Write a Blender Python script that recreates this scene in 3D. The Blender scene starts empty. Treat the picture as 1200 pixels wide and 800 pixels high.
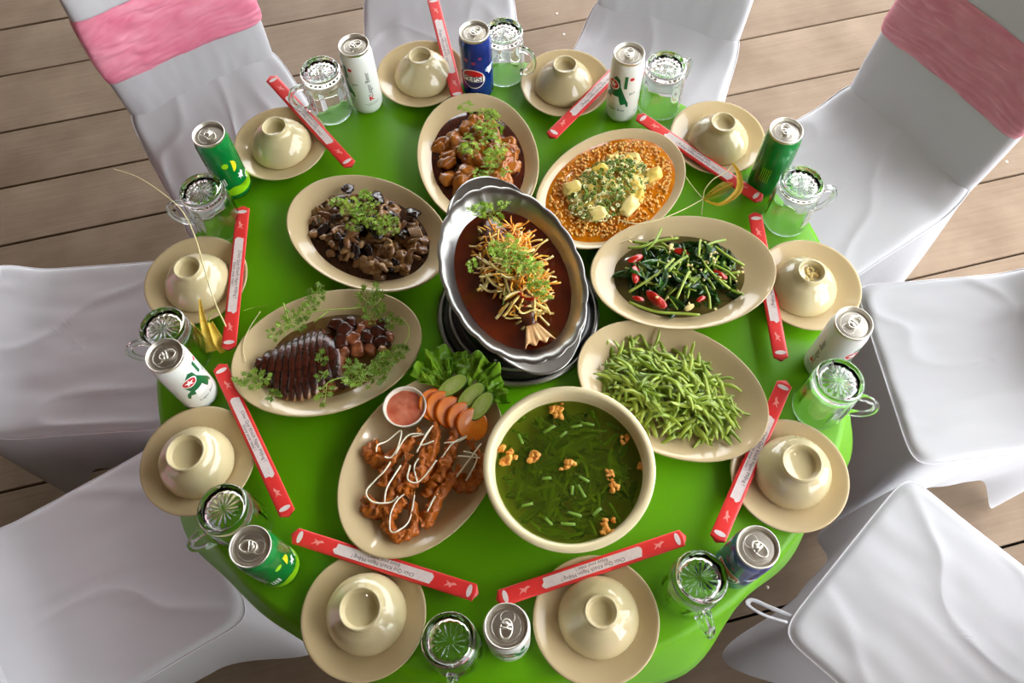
import bpy, bmesh, math, random
from mathutils import Vector, Matrix, noise

sc = bpy.context.scene
COL = sc.collection
PI = math.pi
R = math.radians
random.seed(7)

# ------------------------------------------------------------------ camera
T = 0.75                                   # height of the table top
FPX, TILT, ROLL, CAMH = 938.2, 0.46258, -0.04192, 1.1483 + T
_fw = Vector((0, math.sin(TILT), -math.cos(TILT)))
_r0 = Vector((1, 0, 0)); _u0 = _r0.cross(_fw)
_rt = _r0 * math.cos(ROLL) + _u0 * math.sin(ROLL)
_up = _u0 * math.cos(ROLL) - _r0 * math.sin(ROLL)
cam_data = bpy.data.cameras.new('camera')
cam = bpy.data.objects.new('camera', cam_data); COL.objects.link(cam)
cam_data.sensor_width = 36; cam_data.lens = FPX / 1200 * 36
cam.matrix_world = Matrix(((_rt.x, _up.x, -_fw.x, 0), (_rt.y, _up.y, -_fw.y, 0), (_rt.z, _up.z, -_fw.z, CAMH), (0, 0, 0, 1)))
cam_data.clip_start = 0.05
sc.camera = cam

def at(px, py, z=0.0):
    """surveyed point: where the sight line through a photo pixel meets height z above the table top"""
    d = _fw * FPX + _rt * (px - 600) + _up * (400 - py)
    s = (T + z - CAMH) / d.z
    return Vector((d.x * s, d.y * s, T + z))

# ------------------------------------------------------------------ light
world = bpy.data.worlds.new('overcast_sky'); sc.world = world
world.use_nodes = True
bg = world.node_tree.nodes['Background']
bg.inputs[0].default_value = (0.95, 0.97, 1.0, 1); bg.inputs[1].default_value = 6.8
sc.view_settings.view_transform = 'Standard'; sc.view_settings.look = 'None'
sc.view_settings.exposure = 0.0; sc.view_settings.gamma = 1.0
sc.view_settings.use_curve_mapping = False
try:
    cy = sc.cycles
    cy.use_denoising = True; cy.max_bounces = 14; cy.transmission_bounces = 14; cy.glossy_bounces = 5
    cy.diffuse_bounces = 4; cy.transparent_max_bounces = 12; cy.sample_clamp_indirect = 8.0
    cy.caustics_reflective = False; cy.caustics_refractive = True; cy.blur_glossy = 1.0
except Exception:
    pass

# ------------------------------------------------------------------ materials
def lin(c):
    return tuple(((v / 255) / 12.92 if v / 255 <= .04045 else ((v / 255 + .055) / 1.055) ** 2.4) for v in c) + (1,)

def mat(name, c1, c2=None, rough=.5, scale=30, rnd=None, spec=.5, metal=0, coat=0, bump=0, bscale=60, sss=0,
        transl=0, detail=4, stretch=None, trans=0, ior=1.45, contrast=.0):
    m = bpy.data.materials.new(name); m.use_nodes = True
    nt = m.node_tree; N = nt.nodes; L = nt.links
    b = N['Principled BSDF']; out = N['Material Output']
    tc = N.new('ShaderNodeTexCoord'); src = tc.outputs['Object']
    if stretch:
        mp = N.new('ShaderNodeMapping'); mp.inputs['Scale'].default_value = stretch
        L.new(src, mp.inputs[0]); src = mp.outputs[0]
    b.inputs['Base Color'].default_value = lin(c1)
    col = None
    if c2 is not None:
        n = N.new('ShaderNodeTexNoise'); n.inputs['Scale'].default_value = scale; n.inputs['Detail'].default_value = detail
        L.new(src, n.inputs['Vector'])
        rp = N.new('ShaderNodeValToRGB')
        rp.color_ramp.elements[0].position = .3 + contrast * .18; rp.color_ramp.elements[1].position = .7 - contrast * .18
        rp.color_ramp.elements[0].color = lin(c1); rp.color_ramp.elements[1].color = lin(c2)
        L.new(n.outputs['Fac'], rp.inputs[0]); col = rp.outputs[0]
    if rnd is not None:
        oi = N.new('ShaderNodeObjectInfo'); mx = N.new('ShaderNodeMix'); mx.data_type = 'RGBA'
        L.new(oi.outputs['Random'], mx.inputs[0])
        if col: L.new(col, mx.inputs[6])
        else: mx.inputs[6].default_value = lin(c1)
        mx.inputs[7].default_value = lin(rnd); col = mx.outputs[2]
    if col: L.new(col, b.inputs['Base Color'])
    b.inputs['Roughness'].default_value = rough; b.inputs['Metallic'].default_value = metal
    b.inputs['Specular IOR Level'].default_value = spec; b.inputs['IOR'].default_value = ior
    b.inputs['Coat Weight'].default_value = coat; b.inputs['Coat Roughness'].default_value = .06
    b.inputs['Transmission Weight'].default_value = trans
    if sss:
        b.inputs['Subsurface Weight'].default_value = sss; b.inputs['Subsurface Radius'].default_value = (.004, .003, .001)
        b.inputs['Subsurface Scale'].default_value = 1.0
    if bump:
        n2 = N.new('ShaderNodeTexNoise'); n2.inputs['Scale'].default_value = bscale; n2.inputs['Detail'].default_value = 5
        L.new(src, n2.inputs['Vector'])
        bp = N.new('ShaderNodeBump'); bp.inputs['Strength'].default_value = bump; bp.inputs['Distance'].default_value = .002
        L.new(n2.outputs['Fac'], bp.inputs['Height']); L.new(bp.outputs[0], b.inputs['Normal'])
    if transl:
        tr = N.new('ShaderNodeBsdfTranslucent')
        if col: L.new(col, tr.inputs[0])
        else: tr.inputs[0].default_value = lin(c1)
        ms = N.new('ShaderNodeMixShader'); ms.inputs[0].default_value = transl
        L.new(b.outputs[0], ms.inputs[1]); L.new(tr.outputs[0], ms.inputs[2]); L.new(ms.outputs[0], out.inputs[0])
    return m

M = {}
M['ceramic'] = mat('glazed_ceramic', (206, 184, 140), (211, 190, 148), rough=.13, scale=9, spec=.5, coat=.35)
M['bowl'] = mat('glazed_bowl_ceramic', (212, 198, 154), (204, 190, 146), rough=.06, scale=12, coat=.6, bump=.05, bscale=90)
M['bowl_soup'] = mat('soup_bowl_melamine', (232, 218, 176), (227, 212, 168), rough=.16, scale=9, coat=.2)
M['cloth'] = mat('green_plastic_cloth', (118, 194, 6), (110, 184, 4), rough=.36, scale=4, transl=.25, bump=.08, bscale=300)
M['white_cloth'] = mat('white_stretch_cloth', (206, 207, 209), (197, 198, 202), rough=.85, scale=2.5, spec=.15, bump=.22, bscale=14, stretch=(1, 1, .6))
M['piping'] = mat('white_piping', (232, 232, 236), rough=.8)
M['sash_hot'] = mat('pink_satin', (246, 158, 180), (234, 124, 154), rough=.32, scale=14, spec=.6, stretch=(6, 1, 1), bump=.3, bscale=40)  # darker second tone stands in for shade in the satin folds
M['sash_shaded'] = mat('shaded_pink_satin', (222, 150, 162), (206, 124, 140), rough=.34, scale=14, spec=.6, stretch=(6, 1, 1), bump=.3, bscale=40)  # the same pink satin, with shade painted into darker tones
M['steel'] = mat('polished_steel', (188, 188, 184), (156, 156, 152), rough=.32, scale=18, metal=1)
M['alu'] = mat('can_aluminium', (228, 224, 212), rough=.36, metal=1)
M['black'] = mat('black_enamel', (14, 13, 13), rough=.35, coat=.3)
M['table_wood'] = mat('table_plywood', (150, 118, 82), (120, 92, 62), rough=.6, scale=8)
M['dark_metal'] = mat('dark_table_leg_metal', (48, 46, 44), rough=.5, metal=.6)
M['paper_red'] = mat('red_paper_sleeve', (238, 62, 58), (230, 52, 50), rough=.34, scale=30, coat=.15)
M['paper_white'] = mat('white_paper_print', (238, 226, 222), (228, 210, 208), rough=.5, scale=200)
M['ink'] = mat('grey_print', (92, 66, 70), rough=.6)
M['pale_red'] = mat('pale_red_print', (250, 150, 140), rough=.5)
M['can_white'] = mat('white_can_lacquer', (226, 230, 224), rough=.28, coat=.3)
M['can_green'] = mat('green_can_lacquer', (6, 136, 60), (4, 122, 52), rough=.25, scale=30, coat=.4, metal=.25)
M['can_blue'] = mat('blue_can_lacquer', (18, 52, 140), (10, 34, 108), rough=.25, scale=30, coat=.4, metal=.2)
M['p_green'] = mat('green_print', (4, 104, 58), rough=.3)
M['p_red'] = mat('red_print', (200, 26, 34), rough=.3)
M['p_white'] = mat('white_print', (240, 240, 238), rough=.3)
M['p_black'] = mat('black_print', (20, 22, 24), rough=.3)
M['p_navy'] = mat('navy_print', (8, 20, 84), rough=.3)
M['p_sky'] = mat('pale_blue_print', (150, 190, 226), rough=.3)
M['p_lime'] = mat('lime_print', (150, 214, 24), rough=.3)
M['p_yellow'] = mat('yellow_print', (240, 226, 40), rough=.3)
M['p_plum'] = mat('plum_print', (140, 44, 92), rough=.3)
g = mat('clear_glass', (246, 252, 248), rough=.0, trans=1, ior=1.47); M['glass'] = g

def wood_floor():
    m = bpy.data.materials.new('weathered_plank_wood'); m.use_nodes = True
    nt = m.node_tree; N = nt.nodes; L = nt.links; b = N['Principled BSDF']
    tc = N.new('ShaderNodeTexCoord'); oi = N.new('ShaderNodeObjectInfo')
    add = N.new('ShaderNodeVectorMath'); add.operation = 'MULTIPLY_ADD'
    cmb = N.new('ShaderNodeCombineXYZ'); L.new(oi.outputs['Random'], cmb.inputs[0]); L.new(oi.outputs['Random'], cmb.inputs[1])
    L.new(cmb.outputs[0], add.inputs[0]); add.inputs[1].default_value = (37, 53, 0); L.new(tc.outputs['Object'], add.inputs[2])
    mp = N.new('ShaderNodeMapping'); mp.inputs['Scale'].default_value = (1.6, 40, 40); L.new(add.outputs[0], mp.inputs[0])
    n1 = N.new('ShaderNodeTexNoise'); n1.inputs['Scale'].default_value = 3; n1.inputs['Detail'].default_value = 8; n1.inputs['Roughness'].default_value = .65
    L.new(mp.outputs[0], n1.inputs['Vector'])
    n2 = N.new('ShaderNodeTexNoise'); n2.inputs['Scale'].default_value = 5; n2.inputs['Detail'].default_value = 6; L.new(add.outputs[0], n2.inputs['Vector'])
    r1 = N.new('ShaderNodeValToRGB'); r1.color_ramp.elements[0].position = .3; r1.color_ramp.elements[1].position = .72
    r1.color_ramp.elements[0].color = lin((104, 85, 66)); r1.color_ramp.elements[1].color = lin((126, 106, 86))
    L.new(n1.outputs['Fac'], r1.inputs[0])
    r2 = N.new('ShaderNodeValToRGB'); r2.color_ramp.elements[0].position = .35; r2.color_ramp.elements[1].position = .75
    r2.color_ramp.elements[0].color = lin((106, 88, 69)); r2.color_ramp.elements[1].color = lin((146, 128, 108)); L.new(n2.outputs['Fac'], r2.inputs[0])
    mx = N.new('ShaderNodeMix'); mx.data_type = 'RGBA'; mx.inputs[0].default_value = .5
    L.new(r1.outputs[0], mx.inputs[6]); L.new(r2.outputs[0], mx.inputs[7])
    vo = N.new('ShaderNodeTexVoronoi'); vo.inputs['Scale'].default_value = 2.6; L.new(add.outputs[0], vo.inputs['Vector'])
    kn = N.new('ShaderNodeValToRGB'); kn.color_ramp.elements[0].position = .02; kn.color_ramp.elements[1].position = .05
    kn.color_ramp.elements[0].color = (.35, .3, .25, 1); kn.color_ramp.elements[1].color = (1, 1, 1, 1); L.new(vo.outputs['Distance'], kn.inputs[0])
    mu = N.new('ShaderNodeMix'); mu.data_type = 'RGBA'; mu.blend_type = 'MULTIPLY'; mu.inputs[0].default_value = 1
    L.new(mx.outputs[2], mu.inputs[6]); L.new(kn.outputs[0], mu.inputs[7])
    mr = N.new('ShaderNodeMapRange'); mr.inputs[3].default_value = .88; mr.inputs[4].default_value = 1.06; L.new(oi.outputs['Random'], mr.inputs[0])
    hs = N.new('ShaderNodeHueSaturation'); L.new(mr.outputs[0], hs.inputs['Value']); L.new(mu.outputs[2], hs.inputs['Color'])
    L.new(hs.outputs[0], b.inputs['Base Color']); b.inputs['Roughness'].default_value = .7; b.inputs['Specular IOR Level'].default_value = .3
    bp = N.new('ShaderNodeBump'); bp.inputs['Strength'].default_value = .25; bp.inputs['Distance'].default_value = .003
    L.new(n1.outputs['Fac'], bp.inputs['Height']); L.new(bp.outputs[0], b.inputs['Normal'])
    return m
M['plank'] = wood_floor()
M['subfloor'] = mat('dark_underfloor', (30, 24, 20), rough=.9)
M['nail'] = mat('worn_nail_head', (196, 184, 168), rough=.6)
M['roof'] = mat('brown_roof_boards', (96, 80, 64), (78, 64, 50), rough=.8, scale=4)
M['light_block'] = mat('light_block_brown', (84, 72, 58), (70, 58, 46), rough=.8, scale=8)  # for the added walls that block light out of view

# food materials
M['sauce_brown'] = mat('dark_brown_sauce', (84, 30, 8), (52, 16, 4), rough=.08, scale=40, coat=.6)
M['sauce_orange'] = mat('orange_curry_sauce', (222, 138, 6), (188, 96, 0), rough=.1, scale=60, coat=.6, bump=.3, bscale=120)
M['sauce_mush'] = mat('mushroom_gravy', (70, 40, 18), (44, 24, 10), rough=.1, scale=50, coat=.5)
M['sauce_fish'] = mat('fish_sauce_gravy', (104, 36, 6), (72, 20, 3), rough=.06, scale=24, coat=.7)
M['sauce_green'] = mat('spinach_juices', (104, 92, 44), (70, 62, 24), rough=.08, scale=50, coat=.5)
M['sauce_duck'] = mat('duck_glaze_pool', (128, 100, 56), (96, 66, 30), rough=.12, scale=50, coat=.4)
M['pork'] = mat('braised_pork', (150, 82, 18), (92, 40, 6), rough=.22, scale=70, rnd=(186, 112, 34), coat=.4, bump=.4, bscale=160)
M['pork_pale'] = mat('pale_braised_fat', (210, 132, 42), (164, 84, 20), rough=.25, scale=70, rnd=(150, 84, 30), coat=.4, bump=.3, bscale=160)
M['squid'] = mat('braised_squid', (208, 138, 92), (150, 74, 40), rough=.28, scale=70, coat=.4)
M['tofu'] = mat('soft_tofu', (246, 222, 110), (236, 190, 50), rough=.3, scale=90, rnd=(252, 236, 160), coat=.3, sss=.1)
M['mince'] = mat('minced_pork', (248, 204, 112), (216, 140, 30), rough=.35, scale=160, coat=.2)
M['scallion'] = mat('chopped_scallion', (84, 120, 26), (130, 160, 60), rough=.4, scale=220)
M['scallion_white'] = mat('scallion_white', (232, 232, 176), rough=.4)
M['mush_pale'] = mat('pale_mushroom', (206, 172, 118), (150, 104, 60), rough=.3, scale=80, rnd=(122, 80, 44), coat=.3)
M['mush_brown'] = mat('brown_mushroom', (118, 74, 40), (72, 40, 20), rough=.25, scale=90, rnd=(160, 116, 66), coat=.4)
M['mush_dark'] = mat('dark_mushroom_cap', (48, 28, 22), (28, 16, 14), rough=.22, scale=90, coat=.5)
M['cilantro'] = mat('coriander_leaf', (150, 190, 48), (112, 160, 34), rough=.45, scale=120, rnd=(190, 216, 90), transl=.3)
M['cilantro_dark'] = mat('limp_coriander_leaf', (118, 152, 46), (88, 124, 34), rough=.45, scale=120, rnd=(146, 176, 66), transl=.3)
M['stem'] = mat('coriander_stem', (168, 196, 86), rough=.45)
M['bean'] = mat('green_bean', (128, 156, 30), (92, 124, 20), rough=.3, scale=60, rnd=(176, 196, 76), coat=.3, bump=.15, bscale=120)
M['spin_stem'] = mat('water_spinach_stem', (138, 170, 40), (104, 142, 28), rough=.25, scale=60, rnd=(178, 200, 84), coat=.4)
M['spin_leaf'] = mat('water_spinach_leaf', (34, 78, 20), (18, 50, 12), rough=.25, scale=90, rnd=(56, 104, 32), coat=.5)
M['chili'] = mat('red_chili', (196, 34, 14), (150, 18, 8), rough=.18, scale=60, coat=.6)
M['garlic'] = mat('garlic_bit', (238, 222, 160), (222, 190, 110), rough=.4, scale=200)
M['duck'] = mat('roast_duck_flesh', (158, 92, 54), (104, 48, 24), rough=.22, scale=110, coat=.5, bump=.4, bscale=150)
M['duck_skin'] = mat('glazed_duck_skin', (78, 32, 15), (44, 15, 7), rough=.24, scale=90, coat=.3, bump=.3, bscale=120)
M['duck_fat'] = mat('duck_fat', (190, 148, 96), (140, 90, 48), rough=.25, scale=90, coat=.4)
M['shrimp'] = mat('battered_prawn', (208, 118, 22), (132, 56, 6), rough=.36, scale=140, coat=.2, bump=.9, bscale=260, rnd=(196, 104, 20))
M['shell'] = mat('prawn_shell', (226, 150, 60), (190, 90, 26), rough=.3, scale=80, coat=.3)
M['mayo'] = mat('mayonnaise', (255, 250, 222), rough=.25, coat=.4)
M['tomato'] = mat('tomato_flesh', (240, 142, 34), (232, 116, 20), rough=.2, scale=60, coat=.5)
M['tomato_skin'] = mat('tomato_skin', (234, 118, 14), rough=.15, coat=.6)
M['cucumber'] = mat('cucumber_flesh', (196, 220, 112), (178, 206, 96), rough=.25, scale=80, coat=.4)
M['cuc_skin'] = mat('cucumber_skin', (84, 132, 44), rough=.3)
M['cuc_seed'] = mat('cucumber_core', (210, 228, 140), (190, 214, 118), rough=.2, scale=160, coat=.5)
M['lettuce'] = mat('lettuce_leaf', (172, 216, 58), (128, 186, 38), rough=.35, scale=30, transl=.3, coat=.15)
M['pink_sauce'] = mat('pink_dipping_sauce', (228, 140, 108), (206, 92, 64), rough=.2, scale=50, coat=.5, bump=.4, bscale=70)
M['cup'] = mat('white_ramekin', (240, 232, 214), rough=.2, coat=.4)
M['broth'] = mat('green_broth', (176, 208, 56), rough=.02, trans=.92, ior=1.33)
M['herb'] = mat('soup_greens', (52, 112, 18), (26, 76, 12), rough=.4, scale=60, rnd=(110, 150, 30))
M['chive'] = mat('soup_chive', (128, 168, 54), (92, 136, 34), rough=.3, scale=60, coat=.4)
M['crab'] = mat('crab_roe_lump', (246, 190, 86), (228, 136, 30), rough=.35, scale=160, bump=.6, bscale=300, coat=.3)
M['carrot'] = mat('carrot_shred', (246, 160, 28), (232, 126, 10), rough=.25, scale=60, rnd=(252, 196, 66), coat=.5)
M['ginger'] = mat('pale_onion_shred', (250, 220, 120), (236, 190, 80), rough=.25, scale=60, rnd=(250, 232, 160), coat=.4)
M['fish'] = mat('fried_fish_skin', (122, 60, 20), (70, 30, 10), rough=.3, scale=90, coat=.4, bump=.5, bscale=140)
M['fish_tail'] = mat('crisp_fish_tail', (248, 208, 150), (224, 166, 104), rough=.4, scale=30, stretch=(1, 8, 1))
M['palm'] = mat('yellow_palm_leaf', (255, 230, 104), (246, 206, 60), rough=.45, scale=60, transl=.25, stretch=(1, 6, 1))
M['straw'] = mat('dry_straw_stalk', (226, 214, 160), rough=.6)
M['straw_green'] = mat('green_grass_strand', (150, 176, 60), rough=.5)

# ------------------------------------------------------------------ mesh tools
class G:
    def __init__(s): s.v = []; s.f = []; s.m = []
    def add(s, vf, mi=0, X=None):
        o = len(s.v); vs, fs = vf
        s.v += [tuple(X @ Vector(p)) for p in vs] if X is not None else [tuple(p) for p in vs]
        s.f += [tuple(o + i for i in f) for f in fs]; s.m += [mi] * len(fs)
        return s
    def mesh(s, name, mats, smooth=True, fix=True, sharp=None):
        me = bpy.data.meshes.new(name); me.from_pydata(s.v, [], s.f)
        for q in (mats if isinstance(mats, (list, tuple)) else [mats]): me.materials.append(M[q] if isinstance(q, str) else q)
        me.polygons.foreach_set('material_index', s.m)
        if fix:
            bm = bmesh.new(); bm.from_mesh(me); bmesh.ops.recalc_face_normals(bm, faces=bm.faces[:]); bm.to_mesh(me); bm.free()
        me.polygons.foreach_set('use_smooth', [smooth] * len(me.polygons))
        if sharp: me.set_sharp_from_angle(angle=R(sharp))
        me.update(); return me
    def obj(s, name, mats, parent=None, smooth=True, fix=True, sharp=None):
        return link(name, s.mesh(name, mats, smooth, fix, sharp), parent)

def link(name, data, parent=None, X=None):
    o = bpy.data.objects.new(name, data); COL.objects.link(o)
    if parent is not None: o.parent = parent
    if X is not None: o.matrix_local = X
    return o

def tag(o, label, cat, group=None, kind=None):
    o['label'] = label; o['category'] = cat
    if group: o['group'] = group
    if kind: o['kind'] = kind
    return o

def thing(name, label, cat, loc=(0, 0, 0), rz=0, group=None):
    o = bpy.data.objects.new(name, None); COL.objects.link(o); o.empty_display_size = .02
    o.location = loc; o.rotation_euler = (0, 0, rz)
    return tag(o, label, cat, group)

def xf(loc=(0, 0, 0), rz=0, rx=0, ry=0, s=1):
    X = Matrix.Translation(Vector(loc)) @ Matrix.Rotation(rz, 4, 'Z') @ Matrix.Rotation(ry, 4, 'Y') @ Matrix.Rotation(rx, 4, 'X')
    sv = s if isinstance(s, (tuple, list)) else (s, s, s)
    return X @ Matrix.Diagonal((sv[0], sv[1], sv[2], 1))

def lathe(prof, n=48, sx=1, sy=1, rf=None):
    v = []; f = []; rings = []
    for r, z in prof:
        if r <= 1e-7: rings.append([len(v)]); v.append((0, 0, z))
        else:
            idx = []
            for k in range(n):
                t = 2 * PI * k / n; q = r * (rf(t, z, r) if rf else 1)
                idx.append(len(v)); v.append((q * math.cos(t) * sx, q * math.sin(t) * sy, z))
            rings.append(idx)
    for a, b in zip(rings, rings[1:]):
        if len(a) == 1 and len(b) == 1: continue
        for k in range(n):
            k2 = (k + 1) % n
            if len(a) == 1: f.append((a[0], b[k], b[k2]))
            elif len(b) == 1: f.append((a[k], a[k2], b[0]))
            else: f.append((a[k], a[k2], b[k2], b[k]))
    return v, f

def tube(pts, rad, n=8, flat=1.0, closed=False, upv=None):
    """sweep along pts; rad: number or list; flat squashes the section along its normal"""
    P = [Vector(p) for p in pts]; m = len(P)
    rr = rad if isinstance(rad, (list, tuple)) else [rad] * m
    v = []; f = []
    nrm = None
    for i in range(m):
        a = P[(i - 1) % m] if (i > 0 or closed) else P[i]; b = P[(i + 1) % m] if (i < m - 1 or closed) else P[i]
        t = (b - a).normalized()
        if nrm is None:
            q = Vector(upv) if upv is not None else (Vector((0, 0, 1)) if abs(t.z) < .9 else Vector((1, 0, 0)))
            nrm = (q - t * q.dot(t)).normalized()
        else: nrm = (nrm - t * nrm.dot(t)).normalized()
        bi = t.cross(nrm)
        for k in range(n):
            w = 2 * PI * k / n
            v.append(tuple(P[i] + bi * (rr[i] * math.cos(w)) + nrm * (rr[i] * flat * math.sin(w))))
    seg = m if closed else m - 1
    for i in range(seg):
        for k in range(n):
            a = i * n + k; b = i * n + (k + 1) % n; c = ((i + 1) % m) * n + (k + 1) % n; d = ((i + 1) % m) * n + k
            f.append((a, b, c, d))
    if not closed:
        f.append(tuple(range(n - 1, -1, -1))); f.append(tuple((m - 1) * n + k for k in range(n)))
    return v, f

def smooth_path(pts, k=4):
    P = [Vector(p) for p in pts]; out = []
    for i in range(len(P) - 1):
        p0 = P[max(i - 1, 0)]; p1 = P[i]; p2 = P[i + 1]; p3 = P[min(i + 2, len(P) - 1)]
        for j in range(k):
            t = j / k
            out.append(.5 * ((2 * p1) + (p2 - p0) * t + (2 * p0 - 5 * p1 + 4 * p2 - p3) * t * t + (3 * p1 - p0 - 3 * p2 + p3) * t ** 3))
    out.append(P[-1]); return out

_ico = {}
def ico(n):
    if n not in _ico:
        bm = bmesh.new(); bmesh.ops.create_icosphere(bm, subdivisions=n, radius=1)
        bm.verts.ensure_lookup_table()
        _ico[n] = ([v.co.copy() for v in bm.verts], [tuple(q.index for q in f.verts) for f in bm.faces]); bm.free()
    return _ico[n]

def blob(size, seed=0, amp=.25, freq=1.6, e=1.0, n=3):
    vs, fs = ico(n); o = Vector((seed * 7.3, seed * 3.1, seed * 1.7)); out = []
    for p in vs:
        q = Vector([math.copysign(abs(c) ** e, c) for c in p]) if e != 1 else p.copy()
        q = q * (1 + amp * noise.noise(p * freq + o) + amp * .4 * noise.noise(p * freq * 3 + o))
        out.append((q.x * size[0], q.y * size[1], q.z * size[2]))
    return out, fs

def sheet(fn, nu, nv):
    v = [tuple(fn(i / nu, j / nv)) for j in range(nv + 1) for i in range(nu + 1)]
    f = [(j * (nu + 1) + i, j * (nu + 1) + i + 1, (j + 1) * (nu + 1) + i + 1, (j + 1) * (nu + 1) + i) for j in range(nv) for i in range(nu)]
    return v, f

def rrect_prism(lx, ly, lz, b=.003, seg=3):
    bm = bmesh.new(); bmesh.ops.create_cube(bm, size=1)
    for v in bm.verts: v.co = Vector((v.co.x * lx, v.co.y * ly, v.co.z * lz))
    bmesh.ops.bevel(bm, geom=bm.edges[:], offset=b, segments=seg, affect='EDGES', profile=.5)
    r = ([v.co.copy() for v in bm.verts], [tuple(q.index for q in f.verts) for f in bm.faces]); bm.free(); return r

def flat_poly(outline):
    """triangulated flat polygon from a 2-D outline"""
    bm = bmesh.new(); vs = [bm.verts.new((x, y, 0)) for x, y in outline]; bm.faces.new(vs)
    bmesh.ops.triangulate(bm, faces=bm.faces[:]); bm.verts.index_update()
    r = ([v.co.copy() for v in bm.verts], [tuple(q.index for q in f.verts) for f in bm.faces]); bm.free(); return r

_txt = {}
def text2d(s, size=1.0):
    """flat letter outlines centred on the origin"""
    if s not in _txt:
        cu = bpy.data.curves.new('lettering', 'FONT'); cu.body = s; cu.size = 1; cu.align_x = 'CENTER'; cu.align_y = 'CENTER'; cu.resolution_u = 3
        o = bpy.data.objects.new('lettering', cu); COL.objects.link(o)
        dg = bpy.context.evaluated_depsgraph_get(); me = bpy.data.meshes.new_from_object(o.evaluated_get(dg))
        _txt[s] = ([v.co.copy() for v in me.vertices], [tuple(p.vertices) for p in me.polygons])
        bpy.data.objects.remove(o); bpy.data.curves.remove(cu); bpy.data.meshes.remove(me)
    v, f = _txt[s]
    return [Vector((p.x * size, p.y * size, 0)) for p in v], f

def wrap(vf, rad, ang, zc, off=.00018, spin=0, sx=1, sy=1, step=.0022):
    """roll a flat print round a can: x -> angle, y -> height"""
    bm = bmesh.new(); cs, sn = math.cos(spin), math.sin(spin)
    vv = [bm.verts.new((sx * (p[0] * cs - p[1] * sn), sy * (p[0] * sn + p[1] * cs), 0)) for p in vf[0]]
    for f in vf[1]:
        try: bm.faces.new([vv[i] for i in f])
        except ValueError: pass
    xs = [v.co.x for v in bm.verts]; x = math.floor(min(xs) / step) * step + step
    while x < max(xs):
        bmesh.ops.bisect_plane(bm, geom=bm.verts[:] + bm.edges[:] + bm.faces[:], plane_co=(x, 0, 0), plane_no=(1, 0, 0)); x += step
    bm.verts.index_update()
    out = []
    for v in bm.verts:
        t = ang + v.co.x / rad; out.append(((rad + off) * math.cos(t), (rad + off) * math.sin(t), zc + v.co.y))
    fs = [tuple(q.index for q in f.verts) for f in bm.faces]; bm.free(); return out, fs

def ellipse2d(a, b, n=28, cx=0, cy=0): return [(cx + a * math.cos(2 * PI * k / n), cy + b * math.sin(2 * PI * k / n)) for k in range(n)]

def struct(o): o['kind'] = 'structure'; return o

# ------------------------------------------------------------------ setting
fl = struct(G().add(rrect_prism(11, 11, .04, .005, 1), 0, xf((0, 1, -.06))).obj('floor', 'subfloor', smooth=False))
FA = R(11.8); fd = Vector((math.cos(FA), math.sin(FA))); fn_ = Vector((-math.sin(FA), math.cos(FA)))
lines = [2.4835, 2.266, 2.021, 1.799, 1.587, 1.336, 1.085, .838]
while lines[0] < 5.6: lines.insert(0, lines[0] + .232)
while lines[-1] > -3.2: lines.append(lines[-1] - .238)
nl = G(); rp = random.Random(3)
for hi, lo in zip(lines, lines[1:]):
    w = hi - lo; c = (hi + lo) / 2
    v, f = rrect_prism(9.6, w - .006, .036, .0025, 2)
    o = G().add((v, f)).obj('plank', 'plank', fl, smooth=False)
    p = fn_ * c; o.matrix_local = xf((p.x, p.y, -.018 + rp.uniform(-.0012, .0012)), FA)
    for jx in (-1.62, -.55, .62, 1.75):
        for dy in (-.3, .28):
            q = fd * (jx + rp.uniform(-.02, .02)) + fn_ * (c + dy * w)
            nl.add(lathe([(0, .0016), (.0045, .0012), (.0045, -.002)], 8), 0, xf((q.x, q.y, 0)))
o = nl.obj('nail_head', 'nail', fl); o['kind'] = 'stuff'
struct(G().add(rrect_prism(9.2, 8.2, .08, .01, 1), 0, xf((-2.75, .0, 2.6))).obj('ceiling', 'roof', smooth=False))  # unseen roof, its edges placed so daylight comes mainly from the right
struct(G().add(rrect_prism(.1, 8.2, 2.8, .01, 1), 0, xf((-2.4, .6, 1.35))).obj('light_block_left', 'light_block', smooth=False))  # unseen wall, added to cut the light from the left
struct(G().add(rrect_prism(4.2, .1, 2.8, .01, 1), 0, xf((-.35, -1.7, 1.35))).obj('light_block_near', 'light_block', smooth=False))  # unseen wall, added to hold back light on the near side
bulb_m = bpy.data.materials.new('warm_bulb_glow'); bulb_m.use_nodes = True
_b = bulb_m.node_tree.nodes['Principled BSDF']; _b.inputs['Emission Color'].default_value = (1, .93, .82, 1); _b.inputs['Emission Strength'].default_value = 90; M['bulb'] = bulb_m
for k, (x, y) in enumerate(((-.9, -.5), (.35, -.75), (1.2, .1), (.1, 2.4))):
    t = thing('pendant_bulb', 'bare warm bulb hanging from the roof, %s' % ('left of the camera', 'behind the camera', 'right of the camera', 'beyond the far chairs')[k], 'lamp', (x, y, 2.4), 0, 'pendant bulbs')
    G().add(lathe([(0, -.03), (.018, -.026), (.028, -.008), (.028, .006), (.016, .028), (.012, .036)], 24)).obj('bulb', 'bulb', t)
    G().add(lathe([(.012, .036), (.015, .038), (.015, .075), (.004, .08), (.003, .31), (0, .31)], 16)).obj('socket', 'black', t)

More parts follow.
